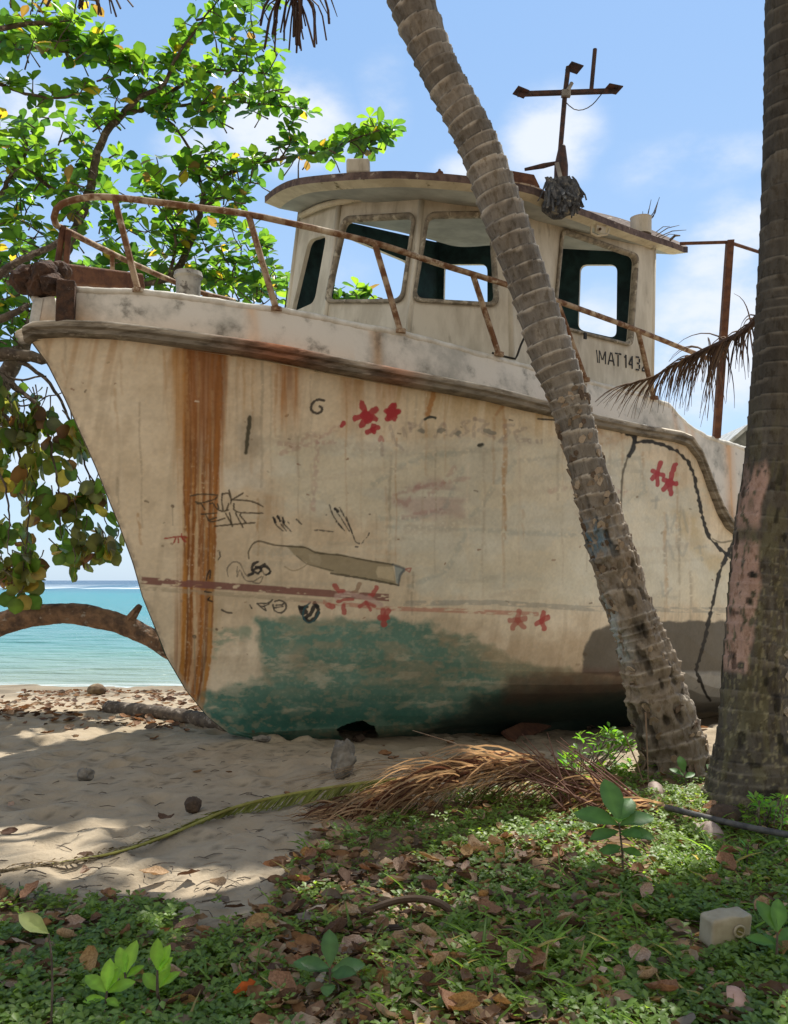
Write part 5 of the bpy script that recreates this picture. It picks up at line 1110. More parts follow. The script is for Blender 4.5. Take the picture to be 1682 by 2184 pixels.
# ------------------------------------------------------------------ leaf scattering (vectorised)
def leaf_template(kind='obovate', fold=.25, curl=.15, n=5):
    ts = np.linspace(0, 1, n + 1)
    if kind == 'obovate': w = .31 * np.sin(np.pi * ts ** 1.5) ** .75 + .02
    elif kind == 'round': w = .47 * np.sin(np.pi * np.clip(ts * .96 + .04, 0, 1)) ** .55 + .01
    elif kind == 'lance': w = .20 * np.sin(np.pi * ts ** .9) ** .8 + .01
    V = []
    for t, ww in zip(ts, w):
        z = -curl * t * t
        V += [(t, -ww, z + fold * ww), (t, 0, z), (t, ww, z + fold * ww)]
    F = []
    for i in range(n):
        for j in range(2): F.append([3 * i + j, 3 * i + j + 1, 3 * i + 4 + j, 3 * i + 3 + j])
    return np.array(V), np.array(F)
def scatter(templ, pos, dirs, ups, size, cols, wscale=None):
    tv, tf = templ; n = len(pos)
    d = dirs / np.linalg.norm(dirs, axis=1)[:, None]; s = np.cross(ups, d); s /= np.linalg.norm(s, axis=1)[:, None] + 1e-9; u = np.cross(d, s)
    ws = np.ones(n) if wscale is None else wscale
    V = pos[:, None] + size[:, None, None] * (tv[None, :, 0:1] * d[:, None] + tv[None, :, 1:2] * s[:, None] * ws[:, None, None] + tv[None, :, 2:3] * u[:, None])
    F = tf[None] + (np.arange(n) * len(tv))[:, None, None]
    Cc = np.repeat(cols, len(tv), axis=0)
    if len(tv) % 3 == 0 and len(tv) <= 24 and tv[1][1] == 0:      # paler midrib, uneven blade
        Cc = Cc * np.tile(np.where(np.arange(len(tv)) % 3 == 1, 1.28, .93), n)[:, None] * (.88 + .24 * rs.rand(len(Cc)))[:, None]
    return V.reshape(-1, 3), F.reshape(-1, 4), Cc
def rosettes(cent, axis, nl, size, colf, R, sag=.2, el=.45):
    P = []; D = []; Ups = []; Sz = []; Cc = []
    for c, ax in zip(cent, axis):
        k = R.randint(*nl); ph = R.uniform(0, 6.28); ax = Vector(ax).normalized(); e1 = ax.cross(Vector((R.uniform(-1, 1), R.uniform(-1, 1), .3))).normalized(); e2 = ax.cross(e1)
        s0 = R.uniform(*size)
        for j in range(k):
            th = ph + j * 2.399; e = el + R.uniform(-.4, .45); rad = e1 * math.cos(th) + e2 * math.sin(th); d = rad * math.cos(e) + ax * math.sin(e); d = d + Vector((0, 0, -sag * R.random()))
            P.append(Vector(c) + d * .02 - ax * R.uniform(0, .07)); D.append(d); u = ax + Vector((R.uniform(-.4, .4), R.uniform(-.4, .4), R.uniform(-.2, .4))); Ups.append(u); Sz.append(s0 * R.uniform(.7, 1.1)); Cc.append(colf(R))
    return np.array(P), np.array(D), np.array(Ups), np.array(Sz), np.array(Cc)
def green_leaf(R):
    g = R.uniform(.75, 1.25); r_ = R.random()
    if r_ < .025: return (.45, .30, .04)
    if r_ < .045: return (.22, .13, .05)
    if r_ < .36: return (.15 * g, .26 * g, .03 * g)
    if r_ < .58: return (.05 * g, .12 * g, .03 * g)
    return (.08 * g, .17 * g, .028 * g)
def old_leaf(R):
    g = R.uniform(.75, 1.2); r_ = R.random()
    if r_ < .07: return (.34 * g, .25 * g, .07)
    if r_ < .18: return (.17 * g, .085 * g, .05)
    if r_ < .60: return (.16 * g, .165 * g, .06)
    return (.085 * g, .15 * g, .03)
def inpoly(poly, u, v):
    ins = False
    for k in range(len(poly)):
        x1, y1 = poly[k]; x2, y2 = poly[(k + 1) % len(poly)]
        if (y1 > v) != (y2 > v) and u < (x2 - x1) * (v - y1) / (y2 - y1) + x1: ins = not ins
    return ins

# ---- broad-leaved beach tree behind the bow
R = random.Random(21)
tree = empty('beach_almond_tree', Vector((-6.3, 12.6, gz1(-6.3, 12.6))), 'large leafy green beach tree spreading behind the bow and over the sea', 'tree')
YT = 12.4
tr = MB()
branches = [
    [(-210, 1480, 12.8, .22), (-170, 1250, 12.7, .19), (-90, 1000, 12.6, .16), (0, 830, 12.5, .13), (70, 690, 12.4, .10), (130, 560, 12.3, .08), (185, 430, 12.3, .062), (205, 340, 12.3, .055), (225, 285, 12.3, .05), (262, 240, 12.3, .045)],
    [(262, 240, 12.3, .045), (300, 205, 12.2, .035), (345, 185, 12.1, .03), (372, 130, 12.1, .024), (398, 90, 12.0, .018), (430, 45, 12.0, .013), (470, -5, 12.0, .01)],
    [(262, 240, 12.3, .045), (320, 228, 12.5, .035), (380, 185, 12.6, .028), (425, 160, 12.6, .022), (470, 148, 12.7, .018), (530, 152, 12.7, .013), (578, 158, 12.7, .008)],
    [(-40, 70, 11.6, .04), (60, 50, 11.7, .03), (130, 58, 11.8, .025), (190, 105, 11.9, .02), (235, 132, 12, .015), (290, 140, 12, .01)],
    [(-40, 160, 11.4, .03), (40, 195, 11.5, .022), (110, 208, 11.6, .015), (170, 200, 11.6, .01)],
    [(-40, 85, 11.9, .03), (40, 95, 12, .02), (130, 110, 12.1, .014), (220, 108, 12.1, .01)],
    [(130, 560, 12.3, .07), (250, 600, 12.6, .065), (360, 590, 12.8, .055), (405, 520, 12.9, .05), (428, 450, 12.9, .045), (436, 410, 12.9, .04), (450, 388, 12.9, .035), (485, 372, 12.8, .03), (535, 350, 12.8, .026), (600, 338, 12.7, .02), (690, 322, 12.6, .015), (770, 290, 12.5, .011), (835, 268, 12.4, .007)],
    [(436, 410, 12.9, .035), (415, 355, 12.8, .026), (400, 310, 12.7, .02), (372, 268, 12.6, .014), (350, 250, 12.6, .01)],
    [(330, 225, 12.4, .025), (420, 222, 12.6, .02), (500, 215, 12.7, .014), (545, 220, 12.7, .01), (600, 225, 12.7, .008), (660, 232, 12.7, .006)],
    [(600, 338, 12.7, .015), (620, 300, 12.7, .01), (615, 268, 12.7, .007)],
    [(360, 590, 12.8, .05), (450, 590, 13.2, .035), (540, 600, 13.4, .025), (640, 620, 13.6, .018), (760, 640, 14, .01)],
    [(70, 690, 12.4, .07), (20, 600, 12.2, .05), (-20, 480, 12, .04), (20, 380, 12, .03), (60, 320, 12, .02)],
    [(185, 430, 12.3, .04), (110, 400, 12.1, .03), (60, 360, 12, .02)],
    [(428, 450, 12.9, .03), (470, 420, 12.7, .02), (505, 425, 12.6, .014), (520, 415, 12.6, .012)],
    [(360, 590, 12.8, .03), (375, 520, 12.6, .02), (360, 470, 12.5, .015), (330, 430, 12.5, .01)], [(405, 520, 12.9, .025), (380, 490, 12.7, .018), (350, 500, 12.6, .012)]]
tipc = []; axs = []
for bi, b in enumerate(branches):
    P = resample([np.array([*px(u, v, Y), r_]) for (u, v, Y, r_) in b], .07); pts = [Vector(p[:3]) + Vector((R.uniform(-1, 1), R.uniform(-1, 1), R.uniform(-1, 1))) * .012 for p in P]
    tr.tube(pts, [max(p[3], .006) for p in P], 9, jit=.12)
    for i in range(2, len(P)):
        if P[i][3] < .046 and R.random() < (.62 if P[i][3] < .03 else .36):
            c = Vector(P[i][:3]); d = Vector((R.uniform(-1, 1), R.uniform(-1, 1), R.uniform(-.3, 1.3))).normalized(); l = R.uniform(.06, .26); e = c + d * l; tr.tube([c, lerp(c, e, .5) + Vector((0, 0, -.01)), e], [.010, .008, .006], 5); tipc.append(e); axs.append(d + Vector((0, 0, .9)))
    tipc.append(pts[-1]); axs.append(Vector((.3, 0, 1)))
def fill(poly, n, Y0, Y1, R, twig=None, off=.3):
    lo = [min(p[i] for p in poly) for i in (0, 1)]; hi = [max(p[i] for p in poly) for i in (0, 1)]; k = 0; out = []
    while k < n:
        u = R.uniform(lo[0], hi[0]); v = R.uniform(lo[1], hi[1])
        if inpoly(poly, u, v): out.append(px(u, v, R.uniform(Y0, Y1))); k += 1
    return out
fills = [([(-40, 250), (130, 235), (215, 320), (190, 420), (170, 600), (140, 670), (-40, 690)], 170, 11.4, 13.4), ([(200, 330), (330, 320), (420, 400), (560, 430), (600, 470), (560, 510), (430, 440), (380, 520), (300, 480), (210, 560)], 60, 12.2, 13.6),
         ([(140, 560), (380, 500), (470, 470), (600, 520), (625, 640), (600, 680), (150, 660)], 125, 12.6, 14.2), ([(0, -30), (180, -30), (250, 100), (170, 120), (0, 100)], 40, 11.4, 12.6), ([(460, -20), (580, -10), (600, 120), (500, 130), (430, 60)], 26, 11.8, 12.8),
         ([(330, 180), (560, 110), (600, 180), (560, 240), (350, 290)], 34, 12, 13), ([(370, 320), (470, 280), (560, 330), (560, 390), (430, 430)], 30, 12.4, 13.2), ([(700, 610), (790, 615), (790, 660), (700, 660)], 10, 13.6, 14.2),
         ([(-40, 600), (60, 620), (80, 720), (-40, 720)], 24, 10.8, 12), ([(600, 300), (760, 270), (850, 255), (850, 285), (740, 335), (620, 360)], 26, 12.4, 12.9), ([(180, 100), (330, 110), (320, 200), (200, 180)], 16, 11.8, 12.4), ([(160, 200), (260, 180), (250, 260), (180, 260)], 10, 11.8, 12.4)]
for poly, n, Ya, Yb in fills:
    for c in fill(poly, int(n * (.75 if poly[0][1] < 345 else 1.1)), Ya, Yb, R):
        d = Vector((R.uniform(-1, 1), R.uniform(-1, 1), R.uniform(-.1, 1))).normalized(); s = c - d * R.uniform(.15, .4) - Vector((0, 0, .05)); tr.tube([s, lerp(s, c, .5) + Vector((R.uniform(-.03, .03), 0, R.uniform(-.03, .03))), c], [.012, .009, .006], 4); tipc.append(c); axs.append(d + Vector((0, 0, 1)))
tr.build('trunk', m_bark, tree, smooth=True)
P_, D_, U_, Z_, C_ = rosettes(tipc, axs, (4, 8), (.17, .255), green_leaf, R, el=.25)
V, F, Cc = scatter(leaf_template('obovate', .22, .12), P_, D_, U_, Z_, C_); mesh_np('foliage', V, F, m_leaf, tree, col=Cc)

# ---- sea-grape boughs hanging beside the bow
R = random.Random(31)
tg = empty('sea_grape_tree', Vector((-5.9, 11.0, gz1(-5.9, 11.0))), 'tree beside the bow with drooping boughs of round yellowing leaves above the sea', 'tree')
tr = MB(); tipc = []; axs = []
br2 = [[(-330, 1500, 11.2, .17), (-300, 1250, 11.2, .15), (-230, 950, 11.1, .13), (-120, 800, 11.0, .11), (0, 757, 10.9, .085), (110, 768, 10.9, .06), (200, 790, 11, .04)],
       [(-60, 640, 10.6, .06), (0, 585, 10.6, .05), (60, 548, 10.6, .042), (125, 515, 10.7, .034), (160, 490, 10.8, .02)],
       [(-230, 950, 11.1, .08), (-100, 700, 10.8, .07), (0, 680, 10.7, .05), (60, 650, 10.7, .03)],
       [(-40, 770, 10.9, .03), (40, 830, 10.8, .028), (90, 880, 10.8, .022), (110, 960, 10.8, .016), (125, 1050, 10.8, .01), (130, 1150, 10.8, .007)],
       [(40, 770, 10.9, .03), (100, 810, 11, .022), (150, 900, 11.2, .016), (185, 1000, 11.2, .012), (215, 1080, 11.2, .008), (235, 1150, 11.2, .006)],
       [(-60, 840, 10.8, .03), (20, 900, 10.8, .02), (45, 1000, 10.8, .014), (60, 1100, 10.8, .01), (50, 1220, 10.8, .007)], [(-60, 960, 10.6, .02), (0, 1010, 10.6, .014), (20, 1100, 10.6, .01), (15, 1180, 10.6, .006)], [(0, 790, 10.9, .02), (40, 810, 10.9, .014), (100, 800, 10.9, .01)], [(20, 820, 11, .014), (60, 850, 11, .01), (130, 840, 11, .007)], [(-10, 870, 11, .016), (50, 865, 11, .01), (95, 850, 11, .007)]]
for b in br2:
    P = resample([np.array([*px(u, v, Y), r_]) for (u, v, Y, r_) in b], .06); pts = [Vector(p[:3]) + Vector((R.uniform(-1, 1), R.uniform(-1, 1), R.uniform(-1, 1))) * .012 for p in P]; tr.tube(pts, [max(p[3], .006) for p in P], 9, jit=.15)
for poly, n in (([(-30, 860), (110, 870), (170, 920), (200, 1010), (225, 1070), (258, 1120), (245, 1190), (170, 1190), (120, 1150), (90, 1200), (60, 1260), (20, 1270), (-30, 1200)], 84), ([(-30, 800), (70, 840), (120, 900), (60, 960), (-30, 960)], 22), ([(130, 1180), (200, 1150), (210, 1200), (160, 1220)], 7), ([(10, 1190), (70, 1180), (70, 1275), (20, 1275)], 12)):
    for c in fill(poly, n, 10.5, 11.5, R):
        d = Vector((R.uniform(-1, 1), R.uniform(-1, .6), R.uniform(-.9, .3))).normalized(); s = c + Vector((R.uniform(-.2, .1), 0, R.uniform(.1, .3))); tr.tube([s, lerp(s, c, .5) + Vector((.02, 0, 0)), c], [.009, .007, .005], 4); tipc.append(c); axs.append(d)
tr.build('trunk', m_bark, tg, smooth=True)
P_, D_, U_, Z_, C_ = rosettes(tipc, axs, (4, 6), (.165, .235), old_leaf, R, sag=.9, el=.2)
V, F, Cc = scatter(leaf_template('round', .12, .18), P_, D_, U_, Z_, C_); mesh_np('foliage', V, F, m_leaf, tg, col=Cc)

# ---- bare trunk arching over the shore
at = empty('arching_trunk', Vector((-6.2, 11.6, gz1(-6.2, 11.6))), 'thick bare tree trunk arching low over the sand in front of the sea', 'fallen tree')
P = resample([np.array([*px(u, v, 11.4), r_]) for (u, v, r_) in ((-210, 1600, .14), (-150, 1440, .14), (-60, 1355, .145), (0, 1333, .142), (60, 1313, .14), (140, 1308, .135), (210, 1318, .13), (270, 1335, .125), (310, 1355, .12), (350, 1378, .12), (430, 1430, .12), (520, 1560, .13), (540, 1640, .14))], .03)
g = MB(); n = 26; V = []; F = []
for i, p in enumerate(P):
    t = Vector((P[min(i + 1, len(P) - 1)] - P[max(i - 1, 0)])[:3]).normalized(); a = Vector((0, 1, 0)); b = t.cross(a).normalized(); a = b.cross(t)
    for k in range(n):
        th = 2 * math.pi * k / n; q = mnoise.fractal(Vector((math.cos(th) * 1.2, math.sin(th) * 1.2, i * .03 * 2.6)), .8, 2.2, 4); V.append(Vector(p[:3]) + (a * math.cos(th) + b * math.sin(th)) * p[3] * (1 + .22 * q))
F = [[i * n + k, i * n + (k + 1) % n, (i + 1) * n + (k + 1) % n, (i + 1) * n + k] for i in range(len(P) - 1) for k in range(n)]
m_arch = M('flaking_bark', (.33, .20, .12), (.12, .08, .06), scale=6, rough=.95, bump=.9, bscale=16, col3=(.42, .36, .30), scale3=9, lo3=.6, hi3=.68, bdist=.04)
mesh_np('trunk', np.array([tuple(v) for v in V]), F, m_arch, at, smooth=True)
g = MB(); g.tube([px(272, 1332, 11.4), px(285, 1312, 11.35), px(296, 1296, 11.3), px(300, 1291, 11.3)], [.08, .06, .045, .03], 10, jit=.3); g.build('broken_stub', m_arch, at)

# ---- small shed behind
sh = empty('beach_shed', px(1600, 1000, 24), 'small grey gabled shed roof showing behind the boat stern', 'shed')
g = MB(); a = px(1570, 940, 24); r_ = px(1592, 922, 24)
xl, xr = a.x - .4, a.x + 5.5; zr_ = px(0, 915, 24).z; ze = zr_ - .8; xm = (xl + xr) / 2; zbase = gz1(6, 14) - .1
xl = 8.82; xm = 9.42; xr = 13.5; zr_ = px(0, 908, 24).z; ze = zr_ - .42
V = [Vector((xl + .3, 24, -1.2)), Vector((xr - .3, 24, -1.2)), Vector((xr - .3, 24, ze)), Vector((xm, 24, zr_ - .1)), Vector((xl + .3, 24, ze))]; V2 = [v + Vector((0, 5, 0)) for v in V]
g.add(V + V2, [[0, 1, 2, 3, 4], [9, 8, 7, 6, 5], [0, 4, 9, 5], [1, 6, 7, 2]]); g.build('wall', m_wall, sh)
g = MB()
for s, x0 in ((-1, xl), (1, xr)):
    e = Vector((x0, 23.6, ze - .1)); t = Vector((xm, 23.6, zr_)); e2 = e + Vector((0, 5.8, 0)); t2 = t + Vector((0, 5.8, 0)); dn = Vector((0, 0, -.12))
    g.add([e, t, t2, e2, e + dn, t + dn, t2 + dn, e2 + dn], [[0, 1, 2, 3], [7, 6, 5, 4], [0, 4, 5, 1], [2, 6, 7, 3], [0, 3, 7, 4]])
g.build('roof', m_tin, sh)

# ------------------------------------------------------------------ things lying about
def on_ground(u, v, dz=0):
    Y = gY(v)
    for k in range(6):
        X = (u - U0) / FPX * Y; Y = (CH - gz1(X, Y)) * FPX / (v - HZ)
    X = (u - U0) / FPX * Y; return Vector((X, Y, gz1(X, Y) + dz))
def rock(name, u, v, w, sc, seed, m, label, cat, amp=.25, tilt=None):
    p = on_ground(u, v); g = MB(); r_ = w / FPX * p.y / 2; g.blob(p + Vector((0, 0, r_ * sc[2] * .75)), r_, seed, amp, 4, sc)
    return tag(g.build(name, m, None, p, smooth=True), label, cat)
rock('prop_stone', 733, 1655, 50, (1, .7, 1.75), 2, m_stone, 'upright grey stone propping the hull beside the hole in its keel', 'rock', .42)
rock('coconut', 206, 1482, 40, (1, 1, .68), 3, m_husk, 'pale round coconut husk on the sand at the edge of the sea', 'coconut', .08)
rock('beach_stone', 182, 1665, 34, (1, .8, .9), 4, m_stone, 'small pointed stone on shaded sand left of the bow', 'rock', .3)
rock('coconut', 412, 1732, 40, (.85, .9, .95), 5, m_darkh, 'dark old coconut husk on the shaded sand beside the green frond', 'coconut', .2)
rock('coconut', 1545, 1765, 66, (1.1, .9, .85), 6, m_darkh, 'dark old coconut at the foot of the upright palm behind the pipe', 'coconut', .15)
g = MB(); a = on_ground(1085, 1578, .02); b = on_ground(1240, 1545, .02) + Vector((0, .1, .26)); e1 = (b - a).normalized(); e2 = e1.cross(Vector((.1, -.8, .6)).normalized()).normalized(); g.box((a + b) / 2, ((b - a).length, .05, .22), (e1, e1.cross(e2), e2), bev=.01)
tag(g.build('fallen_plank', m_rustb, None, a), 'short broad rusty plank leaning in the dark under the hull', 'plank')
rock('beach_stone', 560, 1582, 30, (1.3, .8, .5), 11, m_stone, 'small flat stone in the shade under the keel', 'rock', .3)
rock('coconut', 765, 1580, 26, (1, 1, .6), 12, m_darkh, 'small dark lump in the hollow under the keel hole', 'debris', .3)
# driftwood log lying on the sand behind the stem
g = MB(); P = resample([np.array(on_ground(*p)) + np.array([0, 0, .06]) for p in ((225, 1520), (300, 1528), (380, 1538), (470, 1556), (520, 1566))], .06)
g.tube([Vector(p) for p in P], [.04] + [.085] * (len(P) - 2) + [.07], 14, jit=.22); tag(g.build('driftwood_log', m_bark, None, tuple(P[0]), smooth=True), 'dark driftwood log half covered by leaves on the sand behind the bow', 'log')
# black pipe
a = on_ground(1422, 1755, .10); b = on_ground(1760, 1850, .14); g = MB(); g.tube([Vector(p) for p in resample([np.array(a), np.array(lerp(a, b, .5) + Vector((0, 0, -.012))), np.array(b)], .1)], .020, 12); tag(g.build('pipe', m_pipe, None, a, smooth=True), 'thin black pipe lying across the plants below the upright palm', 'pipe')
# plastic canister
def canister():
    p = on_ground(1545, 2036) + Vector((0, -.05, .040)); k = empty('plastic_canister', p, 'dirty cream plastic canister lying in the grass at lower right', 'canister')
    s = p.y / FPX; w, h, d = 92 * s, 70 * s, .11
    X_ = Vector((.97, .20, -.10)).normalized(); Y_ = Vector((-.22, .97, .0)); Y_ = (Y_ - X_ * Y_.dot(X_)).normalized(); Z_ = X_.cross(Y_)
    c = p + Vector((0, .04, h * .50)); g = MB()
    bm = bmesh.new(); bmesh.ops.create_cube(bm, size=1)
    bmesh.ops.subdivide_edges(bm, edges=bm.edges[:], cuts=3, use_grid_fill=True)
    for v in bm.verts:
        v.co = Vector((v.co.x * w * (1 + .05 * v.co.z), v.co.y * d, v.co.z * h + (.018 * math.sin(v.co.x * 3.1 + .5) if v.co.z > .3 else 0)))
    es = [e for e in bm.edges if len(e.link_faces) == 2 and e.calc_face_angle() > .8]; bmesh.ops.bevel(bm, geom=es, offset=.014, segments=3, profile=.5, affect='EDGES')
    vs = [c + X_ * v.co.x + Y_ * v.co.y + Z_ * v.co.z for v in bm.verts]; bm.verts.index_update(); fs = [[v.index for v in f.verts] for f in bm.faces]; bm.free(); g.add(vs, fs); g.build('body', m_plast, k, smooth=True)
    o = c - Y_ * (d * .5 + .004) + X_ * w * .16 + Z_ * h * .12; g = MB(); ring = [o + X_ * math.cos(t) * .023 + Z_ * math.sin(t) * .023 - Y_ * .004 for t in np.linspace(0, 2 * math.pi, 25)]; g.tube(ring, .006, 8, cap=False); g.build('neck_ring', m_plast, k, smooth=True)
    g = MB(); g.tube([o - Y_ * .001, o - Y_ * .006], .017, 20); g.build('cap', M('ochre_cap', (.20, .17, .06), rough=.6), k)
    g = MB(); g.tube([o - Y_ * .006 - X_ * .012 + Z_ * .003, o - Y_ * .009 + X_ * .012 - Z_ * .005], .003, 6); g.build('cap_tab', m_plast, k)
canister()
# split husk pieces right
def husk(u, v, seed, label, w=.11, m=m_shell, rot=0):
    p = on_ground(u, v); V = []; F = []; n = 10
    for i in range(n + 1):
        for j in range(n + 1):
            a = -1.1 + 2.2 * i / n; b = -1 + 2 * j / n; r_ = w * .5; x = math.sin(a) * r_; z = math.cos(a) * r_ * .9; y = b * w * .8; k = (1 - abs(b) ** 2.2) ** .5 if abs(b) < 1 else 0
            q = Vector((x * k, y, z * k)); q.rotate(Vector((0, 0, 1)).rotation_difference(Vector((.2 * seed % 1 - .3, -.5, .7)).normalized())); V.append(p + q + Vector((0, 0, .02)))
    F = [[i * (n + 1) + j, i * (n + 1) + j + 1, (i + 1) * (n + 1) + j + 1, (i + 1) * (n + 1) + j] for i in range(n) for j in range(n)]
    o = mesh_np('husk_shard', np.array([tuple(v_) for v_ in V]), F, m, None, p, smooth=True); tag(o, label, 'coconut husk')
husk(1520, 1795, 1, 'curved pinkish coconut husk shard below the black pipe', .15); husk(1488, 1785, 3, 'white curved shell shard just left of the pink husk shard', .10)
husk(1400, 1700, 2, 'pale split palm sheath at the foot of the leaning palm', .14); husk(1570, 2172, 4, 'large pink dry sheath at the lower right edge of the ground', .13, M('pink_husk', (.50, .32, .25), (.35, .2, .14), scale=8, rough=.7))

# ---- fallen fronds
g = MB(); R = random.Random(77)
def tan_c(R, t): q = R.uniform(.45, 1.25); return (.70 * q, .52 * q, .38 * q)
# dry brown frond heap: leaflets sweep left from a dark rib
rib = resample([np.array(p) for p in (tuple(on_ground(1400, 1748, .05)), tuple(on_ground(1300, 1722, .12)), tuple(on_ground(1180, 1712, .24)), tuple(on_ground(1060, 1716, .30)), tuple(on_ground(940, 1735, .25)), tuple(on_ground(820, 1745, .14)), tuple(on_ground(700, 1745, .04)))], .03)
g.tube([Vector(p) for p in rib], [.028 - .022 * i / len(rib) for i in range(len(rib))], 7, (.16, .08, .06))
n = len(rib)
for k in range(460):
    f = R.random() ** .85 * (n - 2); i = int(f); c = Vector(rib[i]) + Vector((R.uniform(-.08, .08), R.uniform(-.12, .10), R.uniform(-.10, .06))); t = f / n; dl = R.random()
    dd = Vector((-1 + .25 * R.random(), R.uniform(-.8, .45), R.uniform(0, .75) if t < .7 else R.uniform(-.1, .45))).normalized(); l = R.uniform(.45, 1.0) * (1.05 - .55 * t); q = c.copy(); pp = [q.copy()]
    for j in range(8):
        dd = (dd + Vector((R.uniform(-.12, .06), R.uniform(-.12, .10), R.uniform(-.32, -.08)))).normalized(); q = q + dd * l / 8; q.z = max(q.z, gz1(q.x, q.y) + .012 + .03 * R.random()); pp.append(q.copy())
    w = R.uniform(.008, .018); col = tan_c(R, 0) if R.random() < .75 else (.15, .075, .06); vs = []
    for j, p in enumerate(pp):
        ww = w * (1 - (j / 8) ** 2) + .001; vs += [p + Vector((0, 0, -ww * .5)) + Vector((0, ww * .5, 0)), p + Vector((0, -ww * .4, ww * .5))]
    g.add(vs, [[2 * j, 2 * j + 1, 2 * j + 3, 2 * j + 2] for j in range(8)], col)
for k in range(60):      # long loose strands fanning out to the left
    c = Vector(rib[R.randrange(int(n * .2), int(n * .75))]); b = on_ground(R.uniform(560, 900), R.uniform(1665, 1790), .02); m_ = lerp(c, b, .5) + Vector((0, 0, R.uniform(.02, .16))); q = resample([np.array(c), np.array(m_), np.array(b)], .12); pp = [Vector(p) for p in q]; w = R.uniform(.006, .012); vs = []
    for j, p in enumerate(pp): ww = w * (1 - (j / len(pp)) ** 2) + .001; vs += [p + Vector((0, ww * .5, 0)), p + Vector((0, -ww * .4, ww * .5))]
    g.add(vs, [[2 * j, 2 * j + 1, 2 * j + 3, 2 * j + 2] for j in range(len(pp) - 1)], tan_c(R, 0))
for k in range(26):   # stiff rays standing off to the upper left
    c = on_ground(R.uniform(1200, 1390), R.uniform(1722, 1748), .06); b = px(R.uniform(1090, 1290) - 20, R.uniform(1560, 1680), c.y + R.uniform(-.2, .2)); g.tube([c, lerp(c, b, .5) + Vector((-.02, 0, .03)), b], [.008, .006, .002], 4, (.22, .12, .09))
for (u1, v1, u2, v2) in ((1060, 1640, 880, 1558), (1000, 1660, 760, 1640), (1330, 1560, 1392, 1730), (1378, 1520, 1385, 1700), (1120, 1700, 950, 1590)):
    c = px(u1, v1, 6.8); b = px(u2, v2, 6.9); g.tube([c, lerp(c, b, .5) + Vector((0, 0, .05)), b], [.007, .006, .002], 4, (.38, .28, .2))
tag(g.build('dry_palm_frond', m_frond, None, Vector(rib[0]), col=True), 'heap of dry reddish brown palm frond leaflets in front of the hull', 'palm frond')
# long green-yellow frond edging the sand
g = MB()
rib = resample([np.array(p) for p in (tuple(on_ground(870, 1695, .12)), tuple(on_ground(760, 1705, .11)), tuple(on_ground(620, 1722, .09)), tuple(on_ground(500, 1745, .07)), tuple(on_ground(380, 1790, .05)), tuple(on_ground(260, 1828, .035)), tuple(on_ground(130, 1850, .025)), tuple(on_ground(0, 1866, .02)))], .03); n = len(rib)
g.tube([Vector(p) for p in rib], [.015 - .010 * i / n for i in range(n)], 8, (.36, .36, .10))
for k in range(380):
    f = (k / 380) * (n - 2); i = int(f); c = Vector(rib[i]); t = f / n; s = 1 if k % 5 == 0 else -1
    dd = Vector((-.55, -.9 * s if s > 0 else .0, .0)) if s > 0 else Vector((-.45 - .5 * t, -1.0, .12)); dd = (Vector((-.5 - .7 * t, -.8 if s < 0 else .5, .1))).normalized(); l = R.uniform(.12, .34) * (1.1 - .25 * t); q = c.copy(); pp = [q.copy()]
    for j in range(6):
        dd = (dd + Vector((R.uniform(-.14, .08), R.uniform(-.1, .1), -.26))).normalized(); q = q + dd * l / 6; q.z = max(q.z, gz1(q.x, q.y) + .012 + .02 * R.random()); pp.append(q.copy())
    w = R.uniform(.007, .014); gr = R.uniform(.5, 1.2); b_ = sst(np.array(t + R.uniform(-.1, .1)), .55, .8); col = tuple(np.array((.20, .23, .045)) * gr * (1 - b_) + np.array((.17, .13, .07)) * gr * b_); vs = []
    for j, p in enumerate(pp): ww = w * (1 - (j / 6) ** 2) + .001; vs += [p + Vector((ww * .5, 0, 0)), p + Vector((-ww * .5, 0, ww * .4))]
    g.add(vs, [[2 * j, 2 * j + 1, 2 * j + 3, 2 * j + 2] for j in range(6)], col)
tag(g.build('green_palm_frond', m_frond, None, Vector(rib[0]), col=True), 'long yellow green palm frond lying along the edge of the sand', 'palm frond')
# bent dark sheath and stalks in the foreground
g = MB(); P = [on_ground(740, 1975, .03), on_ground(850, 1962, .09), on_ground(930, 1970, .10), on_ground(985, 1985, .05)]
g.tube([Vector(p) for p in resample([np.array(p) for p in P], .03)], .018, 8, (.13, .09, .06)); tag(g.build('palm_stalk', m_frond, None, P[0], col=True), 'dark arched palm stalk lying in leaf litter at centre foreground', 'stalk')
g = MB(); P = [on_ground(830, 2065, .02), on_ground(900, 2035, .03), on_ground(960, 1985, .06)]
g.tube([Vector(p) for p in resample([np.array(p) for p in P], .03)], [.017, .016] + [.015] * 60 if False else .014, 8, (.34, .27, .19)); tag(g.build('palm_stalk', m_frond, None, P[0], col=True), 'pale split palm stalk slanting up to the dark arched stalk', 'stalk')
g = MB(); P = [on_ground(790, 1992, .02), on_ground(940, 1998, .03), on_ground(1130, 2015, .02)]
g.tube([Vector(p) for p in resample([np.array(p) for p in P], .03)], .022, 8, (.09, .07, .055)); tag(g.build('palm_stalk', m_frond, None, P[0], col=True), 'straight dark palm stalk lying flat behind the pale split stalk', 'stalk')

